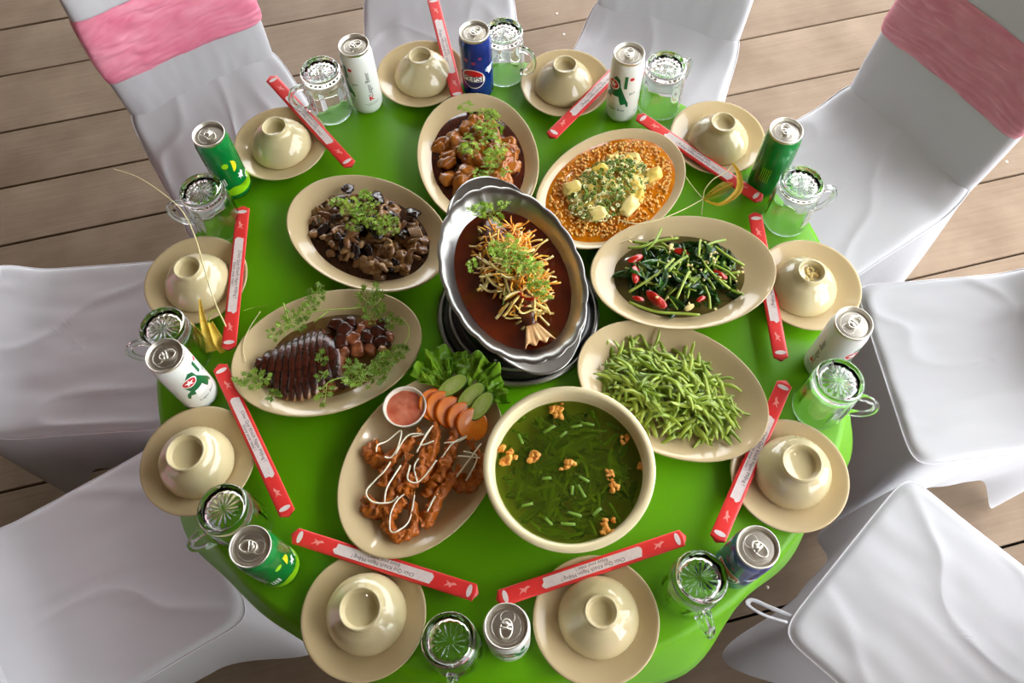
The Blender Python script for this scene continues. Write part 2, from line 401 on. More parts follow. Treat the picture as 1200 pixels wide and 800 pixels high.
# ------------------------------------------------------------------ table and cloth
TC = Vector((-.015, .625)); TR = .552
tb = thing('round_table', 'round folding table under the green cloth, seen as a dark edge', 'table', (TC.x, TC.y, 0))
G().add(lathe([(0, T - .03), (TR - .01, T - .03), (TR - .004, T - .025), (TR - .004, T - .006), (TR - .01, T - .003), (0, T - .003)], 96)).obj('tabletop', 'table_wood', tb, sharp=40)
for k in range(4):
    t = PI / 4 + k * PI / 2
    G().add(tube([(.18 * math.cos(t), .18 * math.sin(t), T - .03), (.34 * math.cos(t), .34 * math.sin(t), 0.0)], .014, 12)).obj('leg', 'dark_metal', tb)
def cloth():
    g = G(); n = 240; rings = []
    prof = [(0, 0), (.3, 0), (TR - .004, 0), (TR + .004, -.003), (TR + .008, -.01)]
    v = [(0, 0, T)]; ringidx = []
    def wave(t):
        return .5 + .5 * math.sin(t * 9 + 1.1 * math.sin(t * 3)) * .8 + .25 * math.sin(t * 17 + 2)
    for r, z in prof[1:]:
        ringidx.append(len(v)); v += [(r * math.cos(2 * PI * k / n), r * math.sin(2 * PI * k / n), T + z) for k in range(n)]
    for j in range(1, 7):
        u = j / 6; ringidx.append(len(v))
        for k in range(n):
            t = 2 * PI * k / n; w = wave(t)
            near = .5 - .5 * math.sin(t)            # the cloth hangs lower and looser on the near side
            r = TR + .008 + u * (.004 + (.012 + .026 * near) * w); z = -.01 - u * (.035 + .03 * near + .02 * w)
            v.append((r * math.cos(t), r * math.sin(t), T + z))
    f = [(0, ringidx[0] + k, ringidx[0] + (k + 1) % n) for k in range(n)]
    for a, b in zip(ringidx, ringidx[1:]):
        f += [(a + k, b + k, b + (k + 1) % n, a + (k + 1) % n) for k in range(n)]
    g.add((v, f)); o = g.obj('tablecloth', 'cloth'); o.location = (TC.x, TC.y, 0)
    so = o.modifiers.new('thickness', 'SOLIDIFY'); so.thickness = .0012; so.offset = -1
    return tag(o, 'bright green plastic tablecloth covering the round table', 'tablecloth')
cloth()

# ------------------------------------------------------------------ chairs
HX, HY, SZ = .20, .19, .47
def sstep(a, b, x):
    t = min(1, max(0, (x - a) / (b - a))); return t * t * (3 - 2 * t)
def outline(n=120, hx=HX, hy=HY, e=.2):
    out = []
    for k in range(n):
        t = 2 * PI * k / n; c, s = math.cos(t), math.sin(t)
        out.append((hx * math.copysign(abs(c) ** e, c), (hy - .012 * c) * math.copysign(abs(s) ** e, s)))
    return out
def resample(pts, n):
    P = [Vector(p) for p in pts]; L = [0]
    for a, b in zip(P, P[1:] + P[:1]): L.append(L[-1] + (b - a).length)
    out = []; j = 0
    for k in range(n):
        d = L[-1] * k / n
        while L[j + 1] < d: j += 1
        t = (d - L[j]) / max(1e-9, L[j + 1] - L[j]); out.append(P[j].lerp(P[(j + 1) % len(P)], t))
    return out
OUT = resample(outline(1600), 176)

def rise(x): return .05 * sstep(.3, 1.0, x / HX) ** 2
def chair_meshes(seed):
    n = len(OUT); sd = Vector((seed * 3.7, seed * 1.9, 0))
    def wr(p, a=.004, fq=9): return a * noise.noise(Vector(p) * fq + sd) + a * .5 * noise.noise(Vector(p) * fq * 2.3 + sd)
    # seat top
    v = [(0, 0, SZ + .004)]; f = []
    fr = [.06 + .9 * i / 26 for i in range(27)] + [.975, .988, 1.0]
    for q in fr:
        for p in OUT:
            x, y = p.x * q, p.y * q
            z = SZ + .004 + rise(x) - .010 * sstep(.93, 1, q) ** 2 + (wr((x * .6, y * 1.6, 0), .0035, 8) + .0035 * max(0, 1 - abs(noise.noise(Vector((x * 3.2 + y * 5, y * 7 - x * 2, seed * 4.1)))) * 5) ** 2) * (1 - sstep(.93, 1, q))
            v.append((x, y, z))
    f += [(0, 1 + k, 1 + (k + 1) % n) for k in range(n)]
    for j in range(len(fr) - 1):
        a, b = 1 + j * n, 1 + (j + 1) * n
        f += [(a + k, b + k, b + (k + 1) % n, a + (k + 1) % n) for k in range(n)]
    seat = G().add((v, f)).mesh('seat_cover', 'white_cloth')
    # skirt stretched down to the four feet, arched between them
    v = []; f = []; rows = 16
    for j in range(rows + 1):
        u = j / rows
        for k, p in enumerate(OUT):
            kx, ky = abs(p.x) / HX, abs(p.y) / HY; c = min(kx, ky); cor = sstep(.25, .97, c)
            side = abs(p.y) / HY > abs(p.x) / HX
            arch = .225 * (1 - cor)
            hem = .006 + arch
            zt_ = SZ - .006 + rise(p.x); z = zt_ + (hem - zt_) * u
            fold = .010 * noise.noise(Vector((p.x * 11, p.y * 11, z * 1.5)) + sd) * u
            q = 1 + u * (.07 * cor - .07 * (1 - cor)) + .012 * math.sin(u * PI)
            nn = Vector((p.x / HX ** 2, p.y / HY ** 2)).normalized()
            v.append((p.x * q + nn.x * fold, p.y * q + nn.y * fold, z))
    for j in range(rows):
        a, b = j * n, (j + 1) * n
        f += [(a + k, b + k, b + (k + 1) % n, a + (k + 1) % n) for k in range(n)]
    skirt = G().add((v, f)).mesh('skirt', 'white_cloth')
    pipe = G().add(tube([(p.x * 1.003, p.y * 1.003, SZ - .006 + rise(p.x)) for p in OUT], .0014, 6, closed=True)).mesh('piping', 'piping')
    # back rest cover
    nb = 120; ring = resample([(.031 * math.copysign(abs(math.cos(t)) ** .55, math.cos(t)), math.copysign(abs(math.sin(t)) ** .28, math.sin(t))) for t in [2 * PI * k / 300 for k in range(300)]], nb)
    def back_ring(z, grow=0, ripple=0):
        u = (z - .40) / .55; out = []
        hw = .172 + .014 * math.sin(min(1, max(0, u)) * PI) - .006 * u
        top = sstep(.9, 1.0, u)
        for p in ring:
            x = HX - .022 + .105 * u ** 1.3 + p.x * (1 - .5 * top) + math.copysign(grow, p.x)
            y = p.y * (hw * (1 - .07 * top ** 2) + grow)
            x += -.012 * (1 - (y / hw) ** 2) * -1 * sstep(0, .3, u)          # gentle hollow of the back
            w = wr((x, y * 2, z), .003, 10)
            if ripple: w += ripple * (math.sin(z * 210 + 9 * y + 5 * noise.noise(Vector((y * 8, z * 22, seed)))) + 1.3 * noise.noise(Vector((y * 22, z * 90 + y * 12, seed))))
            out.append((x + math.copysign(w, p.x), y, z))
        return out
    zs = [.40 + .55 * i / 30 for i in range(31)]
    v = []; f = []
    for z in zs: v += back_ring(z)
    for j in range(30): f += [(j * nb + k, j * nb + (k + 1) % nb, (j + 1) * nb + (k + 1) % nb, (j + 1) * nb + k) for k in range(nb)]
    f.append(tuple(30 * nb + k for k in range(nb)))
    back = G().add((v, f)).mesh('backrest_cover', 'white_cloth')
    v = []; f = []; m = 60
    for i in range(m + 1): v += back_ring(.655 + .145 * i / m, .007 - .0065 * abs(i / m * 2 - 1) ** 6, .0022)
    for j in range(m): f += [(j * nb + k, j * nb + (k + 1) % nb, (j + 1) * nb + (k + 1) % nb, (j + 1) * nb + k) for k in range(nb)]
    sash = G().add((v, f)).mesh('sash', 'sash_hot')
    knot = G().add(blob((.022, .04, .045), 4, .3, 2, n=3), 0, xf((HX + .1, 0, .72))).mesh('sash_knot', 'sash_hot')
    return seat, skirt, pipe, back, sash, knot
CM = [chair_meshes(s) for s in range(4)]
chairs = [
 ((-.70, 1.41), 120, 'j', 'white covered chair with bright pink sash, upper left', 0),
 ((-.15, 1.70), 93, 'j', 'white covered chair behind the tall blue can at the far edge', 1),
 ((.41, 1.55), 66, 'j', 'white covered chair behind the two rightmost far-edge saucers, back cut off by frame', 2),
 ((.90, 1.165), 31, 'j', 'white covered chair with shaded pink sash, upper right', 3),
 ((.918, .628), 3, 'c', 'white covered chair on the right beside the water spinach, seat edge tinted green', 1),
 ((.708, .132), -47, 'c', 'white covered chair at lower right with creased seat and strap loop', 2),
 ((.272, -.195), -72, 'c', 'white covered chair at the near edge, only a front corner showing', 0),
 ((-.87, .745), 182, 'c', 'white covered chair at the left edge level with the duck platter', 3),
 ((-.736, .275), 210, 'c', 'white covered chair at lower left corner beside the green can', 2),
]
for (x, y), a, kind, lab, s in chairs:
    u = Vector((math.cos(R(a)), math.sin(R(a))))
    c = Vector((x, y)) - (u * (HX - .01) if kind == 'j' else u * 0)
    t = thing('banquet_chair', lab, 'chair', (c.x, c.y, 0), R(a), 'white covered chairs around the table')
    seat, skirt, pipe, back, sash, knot = CM[s]
    link('seat_cover', seat, t); link('skirt', skirt, t); link('piping', pipe, t); link('backrest_cover', back, t)
    so = link('sash', sash, t); so.location = (-.013, 0, -.055) if a == 120 else (0, 0, 0); so['label'] = 'pink satin sash around the backrest'
    ko = link('sash_knot', knot, so)
    if a == 31:
        sm = sash.copy(); sm.materials.clear(); sm.materials.append(M['sash_shaded']); so.data = sm; ko.data = knot.copy(); ko.data.materials.clear(); ko.data.materials.append(M['sash_shaded'])
    if a == -47:
        P = smooth_path([(-.2, -.17, .462), (-.235, -.185, .45), (-.262, -.185, .43), (-.262, -.172, .425), (-.235, -.165, .44), (-.2, -.155, .455)], 5)
        lo = G().add(tube(P, .0045, 8, flat=.35, upv=(0, 1, 1))).obj('strap_loop', 'white_cloth', t)

# ------------------------------------------------------------------ crockery
where = ['before the chair with the bright pink sash', 'at the far edge, left of the tall blue can', 'at the far edge, right of the tall blue can',
         'next to the tofu dish by the yellow leaf ornament', 'at the right edge beside the water spinach', 'at the right edge beside the green beans',
         'at the near edge below the soup bowl', 'at the near edge below the prawn platter', 'at the left edge below the duck platter',
         'at the left edge under the long dry stalk']
SAU = [(-.404, .985), (-.151, 1.14), (.121, 1.101), (.384, .956), (.484, .645), (.393, .33), (.097, .142), (-.216, .16), (-.472, .39), (-.518, .703)]
sau_prof = [(0, .002), (.04, .002), (.043, 0), (.047, 0), (.05, .003), (.068, .009), (.083, .0165), (.085, .0185), (.0835, .0195), (.08, .0182), (.066, .0115), (.052, .0068), (.046, .0058), (0, .0055)]
sau_me = G().add(lathe(sau_prof, 96)).mesh('saucer', 'ceramic')
def bowl_mesh(foot, full):
    # upside down: mouth at z=0, foot ring on top
    H = .056
    def bc(u): return foot + .0005 + (.0545 - foot) * (1 - u ** (2.3 if full else 1.9)) ** (.62 if full else .78), .003 + (H - .0125) * u ** 1.12
    pr = [(.0515, 0), (.0530, .0008), (.0540, .003)]
    for i in range(1, 13):
        u = i / 12
        r, z = bc(u)
        pr.append((r, z))
    pr += [(foot, H - .007), (foot - .0003, H - .002), (foot - .0014, H), (foot - .0032, H - .0004), (foot - .0042, H - .003), (foot - .005, H - .0085), (foot - .008, H - .0105), (0, H - .0112)]
    inner = [(0, H - .016), (foot - .004, H - .0162)]
    for i in range(11, -1, -1):
        u = i / 12
        q = bc(u); inner.append((q[0] - .0035, max(.0015, q[1] - .004)))
    return G().add(lathe(pr + inner + [(.0515, 0)], 72)).mesh('rice_bowl', 'bowl')
bowl_small, bowl_big = bowl_mesh(.0225, False), bowl_mesh(.0285, True)
boff = [(0, 0), (.003, 0), (-.003, .002), (.001, -.004), (-.008, -.002), (.006, .004), (.004, .004), (.003, .002), (-.002, -.003), (.002, -.004)]
for i, (x, y) in enumerate(SAU):
    o = link('saucer', sau_me); o.location = (x, y, T + .0003); o.rotation_euler.z = i
    tag(o, 'round beige saucer ' + where[i], 'saucer', 'saucers of the place settings')
    big = i in (5, 7, 8)
    o = link('rice_bowl', bowl_big if big else bowl_small); o.location = (x + boff[i][0], y + boff[i][1], T + .0070); o.rotation_euler.z = i * 1.3
    tag(o, 'upturned cream rice bowl ' + where[i], 'bowl', 'upturned rice bowls')
# bits stuck in one foot ring
x, y = SAU[4][0] + boff[4][0], SAU[4][1] + boff[4][1]
gg = G(); rr_ = random.Random(5)
for k in range(26):
    a, r = rr_.uniform(0, 6.3), rr_.uniform(0, .012)
    gg.add(blob((.0035, .002, .0014), k, .3, 2, n=1), 0, xf((r * math.cos(a), r * math.sin(a), rr_.uniform(0, .0012)), a * 2))
o = gg.obj('dry_crumbs', 'garlic'); o.location = (x, y, T + .0070 + .046); tag(o, 'dry golden crumbs lying in the foot of an upturned bowl', 'crumbs', kind='stuff')

def plate_prof():
    return [(0, .0025), (.52, .0025), (.545, 0), (.575, 0), (.6, .0035), (.78, .0125), (.93, .0215), (1.0, .0268), (1.006, .0282), (.998, .0295), (.985, .0292), (.93, .0262), (.8, .0175), (.68, .0102), (.6, .0078), (.5, .007), (.25, .0066), (0, .0066)]
PA, PB = .149, .106
plate_me = G().add(lathe(plate_prof(), 128, PA, PB)).mesh('oval_plate', 'ceramic')
PL = dict(pork=(-.047, .926, 97.8), tofu=(.182, .849, 40.2), mushroom=(-.236, .777, 148.1), spinach=(.281, .669, 2.2), beans=(.238, .469, 149.9), duck=(-.289, .556, 13.5), prawn=(-.139, .370, 57.5))
plab = dict(pork='oval beige plate under the braised pork at the far side', tofu='oval beige plate under the orange tofu dish', mushroom='oval beige plate under the brown mushrooms',
            spinach='oval beige plate under the dark green water spinach', beans='oval beige plate under the sliced green beans', duck='oval beige plate under the sliced roast duck', prawn='oval beige plate under the fried prawns')
for k, (x, y, th) in PL.items():
    o = link('oval_plate', plate_me); o.location = (x, y, T + .0004); o.rotation_euler.z = R(th)
    if k == 'spinach':          # one end of this plate rests on a chopstick packet
        o.location = (x, y, T + .0085); o.rotation_euler = (0, R(-1.2), R(th))
    tag(o, plab[k], 'plate', 'oval serving plates')

def pool(key, fr, z, m, label, seed=0, cx=0, cy=0, amp=.05, fv=None):
    x, y, th = PL[key]; n = 96; g = G()
    def rf(t, z_, r): return 1 + amp * noise.noise(Vector((math.cos(t) * 2.2, math.sin(t) * 2.2, seed * 5.1))) * min(1, r)
    fv = fv or fr
    pr = [(0, z - .003), (fr * .9, z - .003), (fr, z - .0007), (fr * .985, z), (fr * .7, z), (fr * .35, z), (0, z)]
    g.add(lathe(pr, n, PA, PB * fv / fr, rf)); o = g.obj('sauce_pool', m)
    o.location = (x + cx, y + cy, T); o.rotation_euler.z = R(th)
    return tag(o, label, 'sauce')

# ------------------------------------------------------------------ drinks cans
CR = .029
can_prof = [(0, .006), (.016, .005), (.021, .0005), (.023, 0), (.0245, .0015), (.0275, .008), (.0288, .0125), (CR, .016), (CR, .122), (.0288, .126), (.0278, .132), (.0262, .1385), (.0258, .1405), (.0265, .1425), (.0266, .144), (.026, .1448), (.0252, .1445)]
can_me = {k: G().add(lathe(can_prof, 72)).mesh('can_body', ['can_' + k]) for k in ('white', 'green', 'blue')}
lid_me = G().add(lathe([(.0262, .1395), (.0266, .1425), (.0268, .1442), (.0262, .1451), (.0252, .1449), (.0246, .143), (.0238, .1395), (.0226, .1388), (.0218, .1402), (.02, .1405), (0, .1405)], 72)).mesh('lid', 'alu')
def tab_mesh():
    g = G()
    def oval(a, b, n=24, cx=0): return [(cx + a * math.cos(2 * PI * k / n), b * math.sin(2 * PI * k / n), 0) for k in range(n)]
    g.add(tube(oval(.0112, .0072), .0012, 6, closed=True)); g.add(tube([(-.001, -.0066, 0), (-.001, .0066, 0)], .0016, 6))
    g.add(lathe([(0, .001), (.0026, .0012), (.0034, .0004), (.0034, -.0012)], 16), 0, xf((-.0055, 0, 0)))
    g.add(tube([(-.0055, -.006, -.0003), (-.0055, .006, -.0003)], .0018, 6))
    return g.mesh('pull_tab', 'alu')
tab_me = tab_mesh()
def score():   # pressed mouth panel on the lid
    g = G(); g.add(tube([(-.0105 + .0075 * math.cos(2 * PI * k / 24), .0085 * math.sin(2 * PI * k / 24), .1406) for k in range(24)], .0005, 5, closed=True))
    g.add(tube([(.0 + .0175 * math.cos(2 * PI * k / 36), .0175 * math.sin(2 * PI * k / 36), .1405) for k in range(36)], .0005, 5, closed=True))
    return g.mesh('lid_score_line', 'alu')
score_me = score()
def can(x, y, kind, label, face, tabang):
    t = thing('drink_can', label, 'can', (x, y, T + .0003), 0, 'drink cans of the place settings')
    b = link('can_body', can_me[kind], t); l = link('lid', lid_me, t); l['label'] = 'bare aluminium lid'; l.rotation_euler.z = R(tabang)
    link('pull_tab', tab_me, l, xf((.0035, 0, .1428))); link('score_line', score_me, l)
    def pr(name, vf, m, ang, zc, **k):
        g = G(); g.add(wrap(vf, CR, R(face + ang), zc, **k)); return g.obj(name, m, b, smooth=False, fix=False)
    def rect(w, h, cx=0, cy=0): return flat_poly([(cx - w / 2, cy - h / 2), (cx + w / 2, cy - h / 2), (cx + w / 2, cy + h / 2), (cx - w / 2, cy + h / 2)])
    mm = .001
    if kind == 'white':
        # front: big green crossed ribbon with red oval and star, numeral 1; sides: upright script line
        rib = [(-17, 4), (-8, 17), (-2, 22), (4, 18), (6, 8), (17, -12), (20, -17), (21, -23), (18, -24), (16, -19), (9, -21), (2, -9), (-6, -16), (-16, -14), (-19, -20), (-22, -18), (-19, -10), (-13, -6)]
        pr('green_emblem', flat_poly([(a * mm * 1.15, b_ * mm * 1.5) for a, b_ in rib]), 'p_green', 0, .082)
        pr('emblem_patch', flat_poly([(a * mm, b_ * mm) for a, b_ in [(-10, -6), (5, -5), (9, -22), (-12, -26)]]), 'p_white', 0, .074, off=.0003)
        pr('emblem_oval', flat_poly(ellipse2d(.0125, .0115)), 'p_white', -16, .094, off=.0004)
        pr('emblem_oval_red', flat_poly(ellipse2d(.0105, .0095)), 'p_red', -16, .094, off=.0005)
        star = [((.0082 if k % 2 == 0 else .0034) * math.sin(PI * k / 5), (.0082 if k % 2 == 0 else .0034) * math.cos(PI * k / 5)) for k in range(10)]
        pr('emblem_star', flat_poly(star), 'p_white', -16, .094, off=.0006)
        pr('lettering', text2d('1', .042), 'p_green', 30, .103, off=.0004, sx=1.35)
        pr('lettering', text2d('Lager Beer', .0075), 'p_black', 6, .0375)
        for da in (105, -110):
            pr('lettering', text2d('Lager Beer', .0125), 'p_black', da, .076, spin=PI / 2)
            pr('red_mark', flat_poly([(a * mm, b_ * mm) for a, b_ in [(-4, 5), (-1, 5), (-1, 1), (3, 5), (6, 5), (1, 0), (6, -5), (3, -5), (-1, -1), (-1, -5), (-4, -5)]]), 'p_red', da, .042)
            pr('lettering', text2d('BIA', .008), 'p_green', da - 48, .078, spin=.15)
            pr('red_mark', flat_poly(ellipse2d(.004, .0035)), 'p_red', da - 55, .112)
            pr('fine_print', rect(.03, .0006), 'p_green', da, .030); pr('fine_print', rect(.022, .0006), 'p_green', da, .027)
    elif kind == 'green':
        pr('lime_band', flat_poly([(-.05, -.011), (.05, -.011)] + [(.05 - .1 * k / 24, .004 + .006 * math.sin(k * .55)) for k in range(25)]), 'p_lime', 0, .029)
        cres = [(.014 * math.cos(a), .014 * math.sin(a)) for a in [R(d) for d in range(-75, 80, 12)]] + [(.004 + .0085 * math.cos(a), .0115 * math.sin(a)) for a in [R(d) for d in range(75, -80, -12)]]
        pr('lemon_slice', flat_poly(cres), 'p_yellow', -6, .085)
        pr('lemon_drop', flat_poly(ellipse2d(.0055, .006)), 'p_lime', -18, .092)
        pr('white_splash', flat_poly([(a * mm, b_ * mm) for a, b_ in [(-4, -9), (0, -4), (4, -10), (6, -2), (10, 2), (4, 3), (5, 9), (0, 4), (-4, 8), (-3, 1), (-8, -1), (-3, -3)]]), 'p_white', 18, .056, sx=.8)
        pr('round_badge', flat_poly(ellipse2d(.0075, .0075)), 'p_white', 52, .040)
        pr('round_badge_core', flat_poly(ellipse2d(.0055, .0055)), 'p_lime', 52, .040, off=.0003)
        for k in range(7):
            pr('fine_print', rect(.0011, .03 + .006 * (k % 3)), 'p_white', -70 - k * 6, .070 + .002 * (k % 2))
        for k in range(4): pr('fine_print', rect(.0024, .016), 'p_white', -64 + k * 8, .046 + .003 * k)
        for k in range(5): pr('fine_print', rect(.0012, .034), 'p_lime', 150 + k * 7, .06)
    else:
        e = .0225
        pr('globe_ring', flat_poly(ellipse2d(e, e)), 'p_white', 0, .060)
        def seg(a0, a1, r): return [(r * math.cos(R(a)), r * math.sin(R(a))) for a in range(a0, a1 + 1, 6)]
        up = seg(18, 162, .0208) + [(-.011, .0085), (0, .0078), (.011, .0065)]
        dn = seg(198, 342, .0208) + [(.011, -.0085), (0, -.0078), (-.011, -.0065)]
        pr('globe_top', flat_poly(up), 'p_red', 0, .060, off=.0003); pr('globe_bottom', flat_poly(dn), 'p_navy', 0, .060, off=.0003)
        for dx in (-.0002, 0, .0002): pr('lettering', text2d('PEPSI', .0178), 'p_black', R(0) + dx * 1500, .060, off=.0004 + dx * .1, sx=.98)
        rb = random.Random(11)
        for k in range(14):
            a = rb.choice([-1, 1]) * rb.uniform(52, 150); z = rb.uniform(.03, .115); s = rb.uniform(.003, .0075)
            blotch = [(s * (1 + .45 * math.sin(j * 2.4 + k)) * math.cos(2 * PI * j / 14), s * (1 + .45 * math.sin(j * 2.4 + k)) * math.sin(2 * PI * j / 14)) for j in range(14)]
            pr('ice_fleck', flat_poly(blotch), 'p_sky' if k % 3 else 'p_white', a, z)
        for a, z, s in ((-22, .102, .0045), (6, .098, .0038), (30, .108, .003)): pr('plum_dot', flat_poly(ellipse2d(s, s)), 'p_plum', a, z)
    return t
CANS = [(-.252, 1.085, 'white', 'white can with upright script, left of the far-edge saucers', -165, 40),
        (-.043, 1.105, 'blue', 'tall blue cola can with red, white and blue globe at the far edge', -106, 50),
        (.22, 1.038, 'white', 'white can with green numeral by the tofu dish', -128, 80),
        (.453, .857, 'green', 'plain green can beside the shaded pink sashed chair', 70, 85),
        (.481, .507, 'white', 'white can at the right edge beside the water spinach', -55, 40),
        (.293, .203, 'blue', 'blue cola can at the lower right, seen from above', -150, -52),
        (-.021, .123, 'white', 'white can at the near edge between mug and saucer', -80, -100),
        (-.338, .23, 'green', 'green can at the lower left, white rimmed lid', -20, 175),
        (-.488, .502, 'white', 'white can with green emblem and red star at the left edge', -32, 20),
        (-.479, .90, 'green', 'green can with yellow lemon slice, before the bright pink sashed chair', -46, -40)]
for x, y, k, l, fa, ta in CANS: can(x, y, k, l, fa, ta)

# ------------------------------------------------------------------ glass mugs (upside down)
def mug_meshes():
    n = 120; MH = .100
    def rf(t, z, r):
        if z < .012 or z > .089 or r < .03: return 1
        k = sstep(.012, .022, z) * (1 - sstep(.078, .088, z)); a = (t * 10 / (2 * PI)) % 1
        return 1 - k * .035 * (1 - abs(math.cos(PI * (a - .5)))) - k * .0
    pr = [(.0375, 0), (.0385, .001), (.0388, .004), (.0386, .012), (.0386, .020), (.0382, .045), (.0374, .070), (.0366, .080), (.0352, .086), (.0345, .0885), (.0352, .0915), (.0356, .096), (.0345, .0992), (.032, .100), (.0295, .0996), (.0278, .0980), (.026, .0968)]
    v, f = lathe(pr, n, rf=rf)
    base = len(v) - n; rings = [base]
    for r in (.022, .017, .012, .007, .003):   # moulded star in the base
        st = len(v)
        for k in range(n):
            t = 2 * PI * k / n; a = .5 + .5 * math.cos(t * 15)
            v.append((r * math.cos(t), r * math.sin(t), .0968 - .0022 * a * sstep(.002, .012, r) * (1 - sstep(.02, .026, r)) + .0006 * (r < .005)))
        rings.append(st)
    for a, b in zip(rings, rings[1:]): f += [(a + k, a + (k + 1) % n, b + (k + 1) % n, b + k) for k in range(n)]
    c = len(v); v.append((0, 0, .0972)); f += [(rings[-1] + k, rings[-1] + (k + 1) % n, c) for k in range(n)]
    inn = [(.0375, 0), (.0362, .001), (.0352, .006), (.0346, .03), (.0338, .06), (.033, .076), (.030, .083), (.022, .0862), (.01, .087), (0, .087)]
    v2, f2 = lathe(inn, n)
    g = G().add((v, f)).add((v2, f2))
    me = g.mesh('mug_body', 'glass', fix=False)
    bm = bmesh.new(); bm.from_mesh(me); bmesh.ops.remove_doubles(bm, verts=bm.verts[:], dist=1e-6); bmesh.ops.recalc_face_normals(bm, faces=bm.faces[:]); bm.to_mesh(me); bm.free()
    me.polygons.foreach_set('use_smooth', [True] * len(me.polygons))
    P = smooth_path([(.0372, 0, .076), (.048, 0, .0785), (.060, 0, .074), (.0655, 0, .060), (.064, 0, .045), (.056, 0, .031), (.046, 0, .0245), (.0382, 0, .0225)], 5)
    rad = [.0072 - .0022 * math.sin(PI * i / (len(P) - 1)) ** .5 for i in range(len(P))]
    h = G().add(tube(P, rad, 12, flat=.85, upv=(0, 1, 0))).mesh('handle', 'glass')
    return me, h
mug_me, mugh_me = mug_meshes()
MUGS = [(-.320, 1.076, 205, 'glass mug left of the far-edge white can'), (.008, 1.152, -35, 'glass mug behind the tall blue can'),
        (.292, 1.053, 35, 'glass mug between the numeral can and the far right saucer'), (.478, .787, 2, 'glass mug below the plain green can, handle to the right'),
        (.462, .440, -28, 'glass mug at the right edge before the white can, handle outward'), (.227, .177, -80, 'glass mug beside the lower right blue can, handle toward viewer'),
        (-.093, .114, -90, 'glass mug at the near edge beside the white can'), (-.395, .292, 218, 'glass mug above the lower left green can, handle outward'),
        (-.520, .572, 198, 'glass mug behind the can with the red star emblem'), (-.497, .823, 190, 'glass mug below the lemon can, crossed by a dry stalk')]
for x, y, a, l in MUGS:
    t = thing('glass_mug', 'upturned clear ' + l, 'mug', (x, y, T + .0003), R(a), 'upturned glass mugs')
    link('mug_body', mug_me, t); link('handle', mugh_me, t)

# ------------------------------------------------------------------ chopstick packets
LK, WK, HK = .272, .0235, .0048
def packet_meshes():
    sec = [(WK / 2 * math.copysign(abs(math.cos(t)) ** .6, math.cos(t)), HK / 2 * math.copysign(abs(math.sin(t)) ** .8, math.sin(t))) for t in [2 * PI * k / 28 for k in range(28)]]
    g = G(); v = []; f = []; n = 28; xs = [-LK / 2, -LK / 2 + .004, -LK / 2 + .016] + [-LK / 2 + .03 + i * (LK - .06) / 8 for i in range(9)] + [LK / 2 - .016, LK / 2 - .004, LK / 2]
    for i, x in enumerate(xs):
        e = min(i, len(xs) - 1 - i); sq = 1.0 if e > 1 else (.92 if e == 1 else .8)
        for y, z in sec: v.append((x + (.003 * math.cos(y * 300) if e == 0 else 0) * (1 if x > 0 else -1), y, z * sq))
    for i in range(len(xs) - 1): f += [(i * n + k, i * n + (k + 1) % n, (i + 1) * n + (k + 1) % n, (i + 1) * n + k) for k in range(n)]
    f += [tuple(range(n - 1, -1, -1)), tuple((len(xs) - 1) * n + k for k in range(n))]
    sl = g.add((v, f)).mesh('sleeve', 'paper_red')
    zt = HK / 2 + .00015
    def up(vf, x=0, y=0, z=zt): return [(p[0] + x, p[1] + y, z) for p in vf[0]], vf[1]
    rnd = random.Random(2); top = []; bot = []
    for k in range(31):
        x = -.070 + .140 * k / 30; top.append((x, .0073)); bot.append((x, -.0073))
    ragR = [(.070 + rnd.uniform(0, .004), .006 - .0024 * k) for k in range(1, 5)]; ragL = [(-.070 - rnd.uniform(0, .004), -.006 + .0024 * k) for k in range(1, 5)]
    lab = G().add(up(flat_poly(bot + ragR[::-1] + top[::-1] + ragL[::-1]))).mesh('printed_label', 'paper_white', smooth=False)
    tx = G().add(up(text2d('Chúc Quý Khách Ngon Miệng !', .0072), 0, .0026, zt + .0001)).add(up(text2d('Enjoy your meal !', .0066), 0, -.0037, zt + .0001)).mesh('lettering', 'ink', smooth=False)
    ov = G().add(up(flat_poly(ellipse2d(.0036, .0086)))).mesh('white_oval', 'paper_white', smooth=False)
    bird = [(-9, -2), (-3, 0), (0, 4), (2, 1), (9, 4), (4, -1), (7, -4), (0, -2), (-5, -4)]
    bd = G().add(up(flat_poly([(a * .001, b * .0011) for a, b in bird]))).mesh('bird_print', 'pale_red', smooth=False)
    return sl, lab, tx, ov, bd
PK = packet_meshes()
plabs = ['crossing the saucer before the bright pink sashed chair', 'leaning past the tall blue can at the far edge', 'half hidden by the white numeral can', 'under the yellow leaf ornament by the tofu dish',
         'beside the water spinach plate', 'beside the green bean plate', 'lying below the soup bowl', 'lying below the prawn platter', 'left of the duck platter, lower of two', 'at upper left by the dry stalk']
KP = [((318, 92), (410, 193)), ((507, -2), (537, 116)), ((645, 160), (745, 60)), ((747, 135), (893, 235)), ((885, 253), (915, 418)), ((920, 448), (840, 633)), ((580, 703), (805, 628)), ((338, 625), (565, 697)), ((257, 428), (338, 604)), ((285, 242), (268, 410))]
flip = [1, 1, 1, 1, 0, 0, 1, 1, 0, 0]
